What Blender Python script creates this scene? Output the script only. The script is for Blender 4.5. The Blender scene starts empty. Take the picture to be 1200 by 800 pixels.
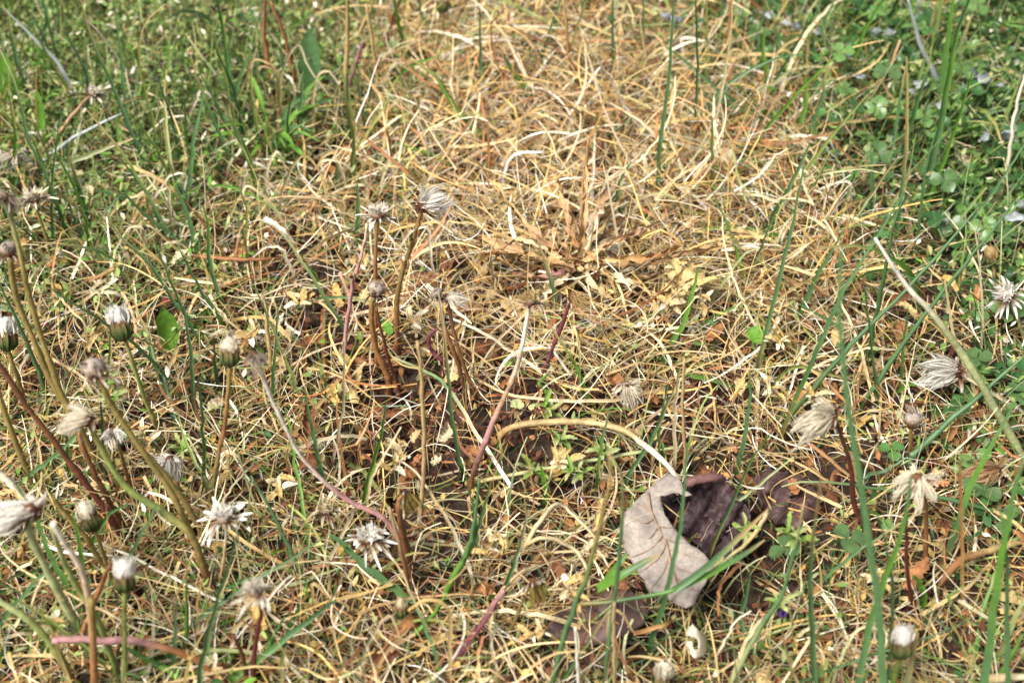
import bpy, math, random
import numpy as np
from mathutils import Vector, Matrix
from mathutils.geometry import delaunay_2d_cdt

R = math.radians
rng = np.random.default_rng(7)
random.seed(7)
scene = bpy.context.scene
COL = scene.collection

# ------------------------------------------------------------------ camera
PITCH, DIST, HFOV = R(50), 0.66, R(40)
cam_d = bpy.data.cameras.new("camera")
cam = bpy.data.objects.new("camera", cam_d)
COL.objects.link(cam)
CAM = np.array([0.0, -DIST*math.cos(PITCH), DIST*math.sin(PITCH)])
cam.location = CAM
cam.rotation_euler = (math.pi/2 - PITCH, 0, 0)
cam_d.sensor_width = 36
cam_d.sensor_fit = 'HORIZONTAL'
cam_d.angle = HFOV
cam_d.clip_start = 0.01
cam_d.clip_end = 100
cam_d.dof.use_dof = True
cam_d.dof.focus_distance = 0.615
cam_d.dof.aperture_fstop = 8.0
scene.camera = cam

# ------------------------------------------------------------------ light
SUN_EL, SUN_AZ = R(60), R(-115)      # azimuth measured from +y towards +x
world = bpy.data.worlds.new("World")
scene.world = world
world.use_nodes = True
wn = world.node_tree
wn.nodes.clear()
sky = wn.nodes.new('ShaderNodeTexSky')
sky.sky_type = 'NISHITA'
sky.sun_disc = False
sky.sun_elevation = SUN_EL
sky.sun_rotation = SUN_AZ
sky.dust_density = 3.0
hs = wn.nodes.new('ShaderNodeHueSaturation')
hs.inputs['Saturation'].default_value = 0.55
bg = wn.nodes.new('ShaderNodeBackground')
bg.inputs['Strength'].default_value = 0.08
wo = wn.nodes.new('ShaderNodeOutputWorld')
wn.links.new(sky.outputs[0], hs.inputs['Color'])
wn.links.new(hs.outputs[0], bg.inputs[0])
wn.links.new(bg.outputs[0], wo.inputs[0])
sun_d = bpy.data.lights.new("sun", 'SUN')
sun_d.energy = 4.1
sun_d.angle = R(25)
sun_d.color = (1.0, 0.97, 0.93)
sun = bpy.data.objects.new("sun", sun_d)
COL.objects.link(sun)
sdir = Vector((math.cos(SUN_EL)*math.sin(SUN_AZ), math.cos(SUN_EL)*math.cos(SUN_AZ), math.sin(SUN_EL)))
sun.rotation_euler = sdir.to_track_quat('Z', 'Y').to_euler()
sun.location = sdir*3
scene.view_settings.view_transform = 'Standard'
scene.view_settings.look = 'None'
scene.view_settings.gamma = 1
scene.view_settings.exposure = 0.74
scene.cycles.max_bounces = 6
scene.cycles.diffuse_bounces = 1
scene.cycles.transmission_bounces = 3
scene.cycles.glossy_bounces = 2
scene.cycles.caustics_reflective = False
scene.cycles.caustics_refractive = False

# ------------------------------------------------------------------ picture geometry
FPX = 600/math.tan(HFOV/2)
FWD = np.array([0, math.cos(PITCH), -math.sin(PITCH)])
UPV = np.array([0, math.sin(PITCH), math.cos(PITCH)])
RGT = np.array([1.0, 0, 0])

def ray(px, py):
    return FWD + RGT*((px-600)/FPX) + UPV*((400-py)/FPX)

def G(px, py, h=0.0):
    """the ground point (at height h) seen at a photo pixel"""
    d = ray(px, py)
    return CAM + d*((h-CAM[2])/d[2])

def pxm(p):
    """metres per photo pixel at point p"""
    return float(np.dot(np.asarray(p)-CAM, FWD))/FPX

def proj(P):
    """world points (n,3) -> photo pixels"""
    Q = P-CAM
    z = Q@FWD
    return 600+FPX*(Q@RGT)/z, 400-FPX*(Q@UPV)/z

def trace(pts, k=0.0, z0=0.010):
    """a stalk rooted at pts[0], rising in a plane that leans away by k"""
    b = G(pts[0][0], pts[0][1], z0)
    out = [b]
    for px, py in pts[1:]:
        d = ray(px, py)
        t = (b[1]+k*(CAM[2]-z0)-CAM[1])/(d[1]-k*d[2])
        out.append(CAM+d*t)
    return np.array(out)

def smooth(P, n):
    P = np.asarray(P, float)
    if len(P) == 2:
        t = np.linspace(0, 1, n)[:, None]
        return P[0]*(1-t)+P[1]*t
    seg = np.linalg.norm(np.diff(P, axis=0), axis=1)
    s = np.concatenate([[0], np.cumsum(np.sqrt(seg+1e-9))])
    m = np.zeros_like(P)
    m[1:-1] = (P[2:]-P[:-2])/(s[2:]-s[:-2])[:, None]
    m[0] = (P[1]-P[0])/(s[1]-s[0])
    m[-1] = (P[-1]-P[-2])/(s[-1]-s[-2])
    out = []
    for u in np.linspace(0, s[-1], n):
        i = min(max(np.searchsorted(s, u)-1, 0), len(P)-2)
        h = s[i+1]-s[i]
        t = (u-s[i])/h
        out.append((2*t**3-3*t**2+1)*P[i]+(t**3-2*t**2+t)*h*m[i]+(-2*t**3+3*t**2)*P[i+1]+(t**3-t**2)*h*m[i+1])
    return np.array(out)

# ------------------------------------------------------------------ colours
def C(r, g, b, f=0.86):
    v = np.array([r, g, b])/255.0
    return np.where(v <= 0.04045, v/12.92, ((v+0.055)/1.055)**2.4)*f

K = dict(
    bg=C(104, 142, 90), dg=C(74, 116, 60), lg=C(116, 164, 62), yg=C(154, 168, 90), pg=C(192, 198, 138),
    pb=C(206, 212, 208), tn=C(214, 184, 126), st=C(234, 216, 174), go=C(220, 180, 106), og=C(180, 124, 78),
    br=C(132, 86, 56), dk=C(84, 52, 38), rd=C(112, 54, 46), pk=C(206, 152, 146), ol=C(168, 146, 82),
    mv=C(142, 80, 92), wh=C(255, 250, 238, .95), cr=C(250, 238, 212, .94), gy=C(182, 166, 146), si=C(238, 228, 208, .92),
    dgn=C(66, 78, 40), pt=C(208, 170, 128), ye=C(226, 190, 104))

# ------------------------------------------------------------------ materials
def attr_mat(name, rough=0.5, trans=0.25, nscale=900.0, namp=0.35, spec=0.35, bump=0.0):
    m = bpy.data.materials.new(name)
    m.use_nodes = True
    t = m.node_tree
    n = t.nodes
    n.clear()
    at = n.new('ShaderNodeAttribute')
    at.attribute_name = 'Col'
    tc = n.new('ShaderNodeTexCoord')
    no = n.new('ShaderNodeTexNoise')
    no.inputs['Scale'].default_value = nscale
    no.inputs['Detail'].default_value = 3
    no2 = n.new('ShaderNodeTexNoise')
    no2.inputs['Scale'].default_value = nscale*0.17
    no2.inputs['Detail'].default_value = 2
    ad = n.new('ShaderNodeMath')
    ad.operation = 'ADD'
    mr = n.new('ShaderNodeMapRange')
    mr.inputs[1].default_value = 0.6
    mr.inputs[2].default_value = 1.4
    mr.inputs[3].default_value = 1-namp
    mr.inputs[4].default_value = 1+namp*0.6
    mx = n.new('ShaderNodeVectorMath')
    mx.operation = 'SCALE'
    pr = n.new('ShaderNodeBsdfPrincipled')
    pr.inputs['Roughness'].default_value = rough
    pr.inputs['Specular IOR Level'].default_value = spec
    tr = n.new('ShaderNodeBsdfTranslucent')
    ms = n.new('ShaderNodeMixShader')
    ms.inputs[0].default_value = trans
    ou = n.new('ShaderNodeOutputMaterial')
    L = t.links.new
    L(tc.outputs['Object'], no.inputs['Vector'])
    L(tc.outputs['Object'], no2.inputs['Vector'])
    L(no.outputs['Fac'], ad.inputs[0])
    L(no2.outputs['Fac'], ad.inputs[1])
    L(ad.outputs[0], mr.inputs[0])
    L(at.outputs['Color'], mx.inputs[0])
    L(mr.outputs[0], mx.inputs['Scale'])
    L(mx.outputs[0], pr.inputs['Base Color'])
    L(mx.outputs[0], tr.inputs['Color'])
    if bump:
        bp = n.new('ShaderNodeBump')
        bp.inputs['Strength'].default_value = bump
        bp.inputs['Distance'].default_value = 0.0006
        L(no.outputs['Fac'], bp.inputs['Height'])
        L(bp.outputs[0], pr.inputs['Normal'])
    L(pr.outputs[0], ms.inputs[1])
    L(tr.outputs[0], ms.inputs[2])
    L(ms.outputs[0], ou.inputs[0])
    return m

M_BLADE = attr_mat("grass_blade", 0.42, 0.28, 700, 0.25, 0.45)
M_STRAW = attr_mat("dry_straw", 0.6, 0.08, 800, 0.35, 0.3)
M_STEM = attr_mat("dandelion_stem", 0.5, 0.1, 420, 0.5, 0.35, 0.5)
M_DRY = attr_mat("dry_plant", 0.7, 0.1, 900, 0.5, 0.25, 0.4)
M_FLUFF = attr_mat("pappus", 0.75, 0.45, 1500, 0.2, 0.2)
M_LEAF = attr_mat("fresh_leaf", 0.55, 0.25, 500, 0.3, 0.22, 0.2)
M_OLD = attr_mat("fallen_leaf", 0.55, 0.06, 420, 0.5, 0.3, 0.9)
M_CLOVER = attr_mat("clover_leaf", 0.36, 0.25, 500, 0.3, 0.5, 0.3)
M_PETAL = attr_mat("petal", 0.45, 0.45, 700, 0.12, 0.4)

def veined(m):
    """fine net of veins over a dry leaf: relief and a little colour"""
    t = m.node_tree
    n = t.nodes
    L = t.links.new
    tc = n.new('ShaderNodeTexCoord')
    v = n.new('ShaderNodeTexVoronoi')
    v.feature = 'DISTANCE_TO_EDGE'
    v.inputs['Scale'].default_value = 420
    mr = n.new('ShaderNodeMapRange')
    mr.inputs[1].default_value = 0.0
    mr.inputs[2].default_value = 0.12
    mr.inputs[3].default_value = 0.8
    mr.inputs[4].default_value = 1.0
    sc = n.new('ShaderNodeVectorMath')
    sc.operation = 'SCALE'
    bp = n.new('ShaderNodeBump')
    bp.inputs['Strength'].default_value = 0.35
    bp.inputs['Distance'].default_value = 0.0004
    L(tc.outputs['Object'], v.inputs['Vector'])
    L(v.outputs['Distance'], mr.inputs[0])
    pr = next(x for x in n if x.type == 'BSDF_PRINCIPLED')
    src = pr.inputs['Base Color'].links[0].from_socket
    L(src, sc.inputs[0])
    L(mr.outputs[0], sc.inputs['Scale'])
    L(sc.outputs[0], pr.inputs['Base Color'])
    L(v.outputs['Distance'], bp.inputs['Height'])
    L(bp.outputs[0], pr.inputs['Normal'])
    return m
M_VEINED = veined(attr_mat("veined_dry_leaf", 0.6, 0.05, 420, 0.3, 0.3))

def soil_mat():
    m = bpy.data.materials.new("soil")
    m.use_nodes = True
    t = m.node_tree
    n = t.nodes
    pr = n['Principled BSDF']
    pr.inputs['Roughness'].default_value = 0.9
    pr.inputs['Specular IOR Level'].default_value = 0.2
    tc = n.new('ShaderNodeTexCoord')
    a = n.new('ShaderNodeTexNoise')
    a.inputs['Scale'].default_value = 160
    a.inputs['Detail'].default_value = 8
    a.inputs['Roughness'].default_value = 0.7
    b = n.new('ShaderNodeTexNoise')
    b.inputs['Scale'].default_value = 22
    b.inputs['Detail'].default_value = 4
    v = n.new('ShaderNodeTexVoronoi')
    v.inputs['Scale'].default_value = 320
    rp = n.new('ShaderNodeValToRGB')
    rp.color_ramp.elements[0].position = 0.3
    rp.color_ramp.elements[0].color = (0.020, 0.012, 0.009, 1)
    rp.color_ramp.elements[1].position = 0.72
    rp.color_ramp.elements[1].color = (0.11, 0.072, 0.048, 1)
    mx = n.new('ShaderNodeMix')
    mx.data_type = 'RGBA'
    mx.blend_type = 'MULTIPLY'
    mx.inputs[0].default_value = 0.6
    bp = n.new('ShaderNodeBump')
    bp.inputs['Strength'].default_value = 0.9
    bp.inputs['Distance'].default_value = 0.003
    ad = n.new('ShaderNodeMath')
    ad.operation = 'ADD'
    L = t.links.new
    for x in (a, b, v):
        L(tc.outputs['Object'], x.inputs['Vector'])
    L(a.outputs['Fac'], rp.inputs[0])
    L(rp.outputs[0], mx.inputs[6])
    L(b.outputs['Color'], mx.inputs[7])
    L(rp.outputs[0], pr.inputs['Base Color'])
    L(a.outputs['Fac'], ad.inputs[0])
    L(v.outputs['Distance'], ad.inputs[1])
    L(ad.outputs[0], bp.inputs['Height'])
    L(bp.outputs[0], pr.inputs['Normal'])
    return m
M_SOIL = soil_mat()

# ------------------------------------------------------------------ mesh helpers
class Acc:
    """collects vertices, quads, triangles and vertex colours for one mesh"""
    def __init__(s):
        s.V, s.Q, s.T, s.C, s.n = [], [], [], [], 0

    def add(s, V, C_, Q=None, T=None):
        V = np.asarray(V, float).reshape(-1, 3)
        C_ = np.asarray(C_, float)
        if C_.ndim == 1:
            C_ = np.tile(C_, (len(V), 1))
        if Q is not None and len(Q):
            s.Q.append(np.asarray(Q)+s.n)
        if T is not None and len(T):
            s.T.append(np.asarray(T)+s.n)
        s.V.append(V)
        s.C.append(C_.reshape(-1, 3))
        s.n += len(V)

    def mesh(s, name, mat, origin=(0, 0, 0), smooth_=True, M=None):
        V = np.concatenate(s.V)
        if M is not None:
            V = V@M[:3, :3].T+M[:3, 3]
        V = V-np.asarray(origin)
        Cc = np.concatenate(s.C)
        Q = np.concatenate(s.Q) if s.Q else np.zeros((0, 4), int)
        T = np.concatenate(s.T) if s.T else np.zeros((0, 3), int)
        me = bpy.data.meshes.new(name)
        me.vertices.add(len(V))
        me.vertices.foreach_set('co', V.astype(np.float32).ravel())
        nl = Q.size+T.size
        me.loops.add(nl)
        me.loops.foreach_set('vertex_index', np.concatenate([Q.ravel(), T.ravel()]).astype(np.int32))
        me.polygons.add(len(Q)+len(T))
        st = np.concatenate([np.arange(len(Q))*4, Q.size+np.arange(len(T))*3]).astype(np.int32)
        me.polygons.foreach_set('loop_start', st)
        me.update(calc_edges=True)
        if smooth_:
            me.polygons.foreach_set('use_smooth', np.ones(len(Q)+len(T), bool))
        ca = me.color_attributes.new('Col', 'FLOAT_COLOR', 'POINT')
        ca.data.foreach_set('color', np.concatenate([Cc, np.ones((len(Cc), 1))], 1).astype(np.float32).ravel())
        me.materials.append(mat)
        return me

def link(name, me, parent=None, loc=None):
    o = bpy.data.objects.new(name, me)
    COL.objects.link(o)
    if parent is not None:
        o.parent = parent
    if loc is not None:
        o.location = loc
    return o

def tag(o, label, cat, group=None):
    o['label'] = label
    o['category'] = cat
    if group:
        o['group'] = group
    return o

def thing(name, loc, label, cat, group=None):
    return tag(link(name, None, None, loc), label, cat, group)

def norm(v):
    v = np.asarray(v, float)
    return v/np.maximum(np.linalg.norm(v, axis=-1, keepdims=True), 1e-9)

def grad(cols, t):
    cols = np.array([K[c] if isinstance(c, str) else c for c in cols])
    x = np.linspace(0, 1, len(cols))
    return np.stack([np.interp(t, x, cols[:, i]) for i in range(3)], 1)

def ribbon(acc, P, W, cols, side=None, fold=0.25, twist=0.0):
    """a folded blade along P, width W per point"""
    P = np.asarray(P, float)
    n = len(P)
    T = norm(np.gradient(P, axis=0))
    if side is None:
        side = np.cross(T, CAM-P)
        a = rng.uniform(-0.45, 0.45)
        u = norm(np.cross(side, T))
        side = norm(side)*math.cos(a)+u*math.sin(a)
    else:
        side = np.tile(side, (n, 1)) if np.ndim(side) == 1 else side
        side = side-T*np.sum(side*T, 1, keepdims=True)
    S = norm(side)
    U = norm(np.cross(S, T))
    if twist:
        a = np.linspace(0, twist, n)[:, None]
        S, U = S*np.cos(a)+U*np.sin(a), U*np.cos(a)-S*np.sin(a)
    W = np.asarray(W)[:, None]/2
    V = np.stack([P-S*W+U*W*fold, P-U*W*fold, P+S*W+U*W*fold], 1).reshape(-1, 3)
    i = np.arange(n-1)[:, None]*3
    Q = np.concatenate([i+[0, 1, 4, 3], i+[1, 2, 5, 4]])
    Cc = np.repeat(np.broadcast_to(cols, (n, 3)), 3, 0).copy()
    Cc[1::3] *= 0.88
    acc.add(V, Cc, Q)

def tube(acc, P, W, cols, sides=7, flat=1.0, wob=0.05):
    P = np.asarray(P, float)
    n = len(P)
    T = norm(np.gradient(P, axis=0))
    ref = np.array([0.31, 0.2, 0.93])
    S = norm(np.cross(T, ref))
    U = np.cross(S, T)
    a = np.linspace(0, 2*np.pi, sides, endpoint=False)
    rad = np.asarray(W)[:, None]/2*(1+wob*rng.standard_normal((n, sides)))
    V = P[:, None]+S[:, None]*(np.cos(a)*rad)[..., None]+U[:, None]*(np.sin(a)*rad*flat)[..., None]
    i = np.arange(n-1)[:, None]*sides
    j = np.arange(sides)
    Q = np.stack([i+j, i+(j+1) % sides, i+sides+(j+1) % sides, i+sides+j], -1).reshape(-1, 4)
    Cc = np.repeat(np.broadcast_to(cols, (n, 3)), sides, 0)
    V = V.reshape(-1, 3)
    V = np.concatenate([V, P[:1], P[-1:]])
    c0, c1 = n*sides, n*sides+1
    T_ = [[c0, (q+1) % sides, q] for q in range(sides)]+[[c1, (n-1)*sides+q, (n-1)*sides+(q+1) % sides] for q in range(sides)]
    acc.add(V, np.concatenate([Cc, Cc[:1], Cc[-1:]*0.7]), Q, T_)

def lathe(acc, prof, cols, sides=12, rough=0.0):
    """prof: (r,z) list about z"""
    prof = np.array(prof)
    n = len(prof)
    a = np.linspace(0, 2*np.pi, sides, endpoint=False)
    r = prof[:, :1]*(1+rough*rng.standard_normal((n, sides)))
    V = np.stack([r*np.cos(a), r*np.sin(a), np.repeat(prof[:, 1:], sides, 1)], -1).reshape(-1, 3)
    i = np.arange(n-1)[:, None]*sides
    j = np.arange(sides)
    Q = np.stack([i+j, i+(j+1) % sides, i+sides+(j+1) % sides, i+sides+j], -1).reshape(-1, 4)
    acc.add(V, np.repeat(grad(cols, np.linspace(0, 1, n)), sides, 0), Q)

# ------------------------------------------------------------------ zones of the lawn (photo cells of 100 px)
def grid(rows):
    return np.array([[float(c) for c in r.split()] for r in rows])/9.0
Z_GREEN = grid(["9 9 9 8 5 2 2 3 6 9 9 9", "8 8 8 8 4 1 1 1 2 6 9 9", "7 7 5 3 1 0 0 0 1 2 6 9", "5 4 3 1 1 0 0 0 1 1 3 7",
                "2 2 2 2 1 0 0 1 1 1 1 4", "2 2 2 2 0 0 1 1 0 1 2 5", "3 3 2 2 1 0 0 0 0 1 2 3", "3 2 2 2 1 1 1 1 1 2 1 2"])
Z_STRAW = grid(["0 0 0 1 5 8 9 7 3 1 0 0", "1 1 0 1 5 9 9 9 8 3 0 0", "2 2 3 4 7 9 9 9 9 8 2 0", "4 4 4 4 6 9 9 9 9 8 4 1",
                "5 5 5 5 4 5 6 7 7 6 5 3", "5 5 5 5 3 1 2 3 4 4 4 3", "5 5 6 6 5 5 5 4 1 3 4 4", "5 5 6 6 6 6 6 4 3 5 5 5"])
Z_LITTER = grid(["1 1 1 1 2 4 5 4 2 1 0 0", "1 1 1 2 4 6 6 5 4 2 1 1", "2 2 4 7 6 7 7 7 5 4 3 2", "4 5 6 8 8 9 9 6 6 5 5 3",
                 "4 5 5 6 7 8 8 6 7 6 6 5", "4 5 5 5 5 5 6 6 5 5 6 6", "4 5 5 5 6 6 7 6 2 4 5 6", "5 5 6 6 6 6 6 5 5 6 6 6"])
Z_CLOVER = grid(["0 0 0 0 0 0 0 1 3 6 9 9", "0 0 0 0 0 0 0 0 1 5 9 9", "0 0 0 0 0 0 0 0 0 1 6 9", "0 0 0 0 0 0 0 0 0 0 2 6",
                 "0 0 0 0 0 0 0 0 0 0 1 4", "0 0 0 0 0 0 0 0 0 0 1 4", "0 0 0 0 0 0 0 0 0 0 1 2", "0 0 0 0 0 0 0 0 0 0 0 0"])
# warm gold (1) against pale cream (0)
Z_WARM = grid(["3 3 3 4 6 7 7 6 5 4 3 3", "3 3 4 5 6 8 8 8 6 5 4 3", "4 4 5 6 6 8 8 8 7 5 5 4", "4 5 5 6 7 8 8 7 6 5 5 5",
               "5 5 6 6 7 7 7 6 6 6 7 7", "5 5 6 6 5 5 5 5 5 6 7 7", "6 6 5 5 6 5 6 5 5 5 6 7", "6 6 6 6 6 6 6 6 5 5 6 6"])

def zone(Zm, P):
    x, y = proj(np.column_stack([P[:, 0], P[:, 1], np.zeros(len(P))]))
    gx = np.clip(x/100-0.5, 0, 10.999)
    gy = np.clip(y/100-0.5, 0, 6.999)
    i, j = gx.astype(int), gy.astype(int)
    fx, fy = gx-i, gy-j
    return (Zm[j, i]*(1-fx)*(1-fy)+Zm[j, i+1]*fx*(1-fy)+Zm[j+1, i]*(1-fx)*fy+Zm[j+1, i+1]*fx*fy)

_ph = rng.uniform(0, 6.28, (10,))
def ground_z(x, y):
    z = 0.0035*np.sin(31*x+_ph[0])*np.sin(27*y+_ph[1])+0.002*np.sin(73*x+_ph[2]+20*y)*np.sin(66*y+_ph[3])
    z = z+0.0012*np.sin(170*x+_ph[4])*np.sin(150*y+_ph[5]+40*x)
    for px, py, r, d in ((500, 520, 0.05, 0.006), (850, 625, 0.05, 0.007), (370, 370, 0.03, 0.006), (400, 190, 0.03, 0.006)):
        g = G(px, py)
        z = z-d*np.exp(-((x-g[0])**2+(y-g[1])**2)/r**2)
    return z

VOIDS = [(490,530,95,55),(570,500,60,34),(640,520,50,26),(380,365,50,32),(395,195,38,25),(600,345,35,14),(745,345,45,14),(780,480,60,24),(640,545,40,30),(850,620,75,50),(60,445,42,30),(335,300,45,18),
         (980,545,40,25),(840,450,42,22),(900,505,40,22),(1080,355,45,25),(1000,375,32,20),(300,585,48,24),(455,640,42,30),(700,770,85,24),(870,690,60,36),(460,445,60,30),(560,415,40,16),(930,590,60,30),
         (200,375,40,20),(1100,440,40,25),(40,300,30,15),(1030,470,30,20),(330,700,36,18),(560,760,40,16),(1120,740,45,20),(120,620,40,20),(720,690,60,22)]

def void_factor(P):
    x, y = proj(np.column_stack([P[:, 0], P[:, 1], np.zeros(len(P))]))
    f = np.ones(len(P))
    for vx, vy, a, b in VOIDS:
        f *= 1-0.95*np.exp(-(((x-vx)/a)**2+((y-vy-8)/b)**2)**1.5)
    return f

def scatter(n, Zm, lo=0.0, power=1.0, margin=True, voids=True):
    """n points in the frame's footprint by zone density, thinner in the surroundings"""
    out = []
    have = 0
    while have < n:
        P = np.column_stack([rng.uniform(-0.52, 0.52, 4*n), rng.uniform(-0.36, 0.6, 4*n)])
        x, y = proj(np.column_stack([P, np.zeros(len(P))]))
        inside = (x > -130) & (x < 1330) & (y > -130) & (y < 960)
        cn = np.sin(95*P[:, 0]+_ph[6]+2*np.sin(60*P[:, 1]))*np.sin(88*P[:, 1]+_ph[7]+2*np.sin(70*P[:, 0]))
        w = np.clip(zone(Zm, P), lo, 1)**power*(0.68+0.32*cn)*np.where(inside, 1.0, 0.42 if margin else 0.0)
        if voids:
            w = w*void_factor(P)
        P = P[rng.random(len(P)) < w]
        out.append(P)
        have += len(P)
    return np.concatenate(out)[:n]

# ------------------------------------------------------------------ the ground
def build_ground():
    fine = np.linspace(-0.7, 0.7, 281)
    coarse = np.array([-14, -8, -4, -2, -1.2])
    xs = np.concatenate([coarse, fine, -coarse[::-1]])
    X, Y = np.meshgrid(xs, xs)
    Zg = ground_z(X, Y)+0.0009*rng.standard_normal(X.shape)*(np.abs(X) < 0.7)
    n = len(xs)
    a = Acc()
    i = (np.arange(n-1)[:, None]*n+np.arange(n-1)).ravel()
    a.add(np.stack([X, Y, Zg], -1), np.array([0.1, 0.07, 0.05]), np.stack([i, i+1, i+n+1, i+n], 1))
    o = link("ground", a.mesh("ground", M_SOIL))
    o['kind'] = 'structure'
    o['label'] = 'dark brown crumbly soil showing through the dead grass'
build_ground()

# ------------------------------------------------------------------ batches of strands (uncountable cover)
def strand_paths(B, heading, elev, length, N, droop, turn, kink=0.3, floor=0.001):
    n = len(B)
    P = np.zeros((n, N, 3))
    P[:, 0] = B
    h, e = heading.copy(), elev.copy()
    ds = length/(N-1)
    kk = np.where(rng.random(n) < kink, rng.integers(1, N-1, n), -1)
    for i in range(1, N):
        k = kk == i
        h = h+turn*ds+rng.normal(0, 0.06, n)+k*rng.normal(0, 0.5, n)
        e = e-droop*ds+rng.normal(0, 0.06, n)-k*rng.uniform(0.3, 1.5, n)
        e = np.clip(e, -1.35, 1.5)
        p = P[:, i-1]+ds[:, None]*np.column_stack([np.cos(e)*np.cos(h), np.cos(e)*np.sin(h), np.sin(e)])
        f = ground_z(p[:, 0], p[:, 1])+floor
        low = p[:, 2] < f
        p[:, 2] = np.maximum(p[:, 2], f)
        e = np.where(low, np.abs(e)*0.15+rng.uniform(0, 0.2, n), e)
        P[:, i] = p
    return P

def strand_batch(acc, P, W, c0, c1, taper=0.35, blend=1.5):
    """flat ribbons for many paths at once: P (n,N,3), W (n,), c0 base colour, c1 tip colour (n,3)"""
    n, N, _ = P.shape
    T = norm(np.gradient(P, axis=1))
    ref = norm(rng.normal(0, 0.55, (n, 1, 3))+np.array([0, -0.35, 0.9]))
    S = norm(np.cross(T, np.broadcast_to(ref, P.shape)))
    t = np.linspace(0, 1, N)
    w = W[:, None]/2*(1-(1-taper)*t**2)
    V = np.stack([P-S*w[..., None], P+S*w[..., None]], 2)
    b = (t**blend)[None, :, None]
    Cc = c0[:, None]*(1-b)+c1[:, None]*b
    Cc = np.repeat(Cc, 2, 1).reshape(n, N, 2, 3)
    i = (np.arange(n)[:, None]*N+np.arange(N-1)).ravel()*2
    acc.add(V, Cc.reshape(-1, 3), np.stack([i, i+1, i+3, i+2], 1))

def pick(cols, weights, n, jit=0.16):
    cols = np.array([K[c] if isinstance(c, str) else c for c in cols])
    w = np.array(weights, float)
    c = cols[rng.choice(len(cols), n, p=w/w.sum())]
    return c*np.exp(rng.normal(0, jit, (n, 1)))*np.exp(rng.normal(0, 0.04, (n, 3)))

def stuff(name, acc, mat, label):
    o = link(name, acc.mesh(name, mat))
    o['kind'] = 'stuff'
    o['label'] = label
    o['category'] = name.replace('_', ' ')
    return o

def zc(P, warm, pale):
    """blend of two colour draws by how warm the straw of that spot is"""
    w = (rng.random(len(P)) < zone(Z_WARM, P))[:, None]
    return np.where(w, warm, pale)

def straw_colours(P):
    n = len(P)
    warm = pick(['go', 'tn', 'og', 'pt', 'st', 'br', 'cr'], [3.4, 5, 2.4, 1.6, 3.2, 1.5, 1.3], n, .22)
    pale = pick(['st', 'tn', 'yg', 'cr', 'ol', 'br', 'pg', 'og', 'go'], [3, 4, 1.3, 1.2, 1.3, 1.6, 0.6, 1.5, 1.5], n, .22)
    return zc(P, warm, pale)

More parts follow.
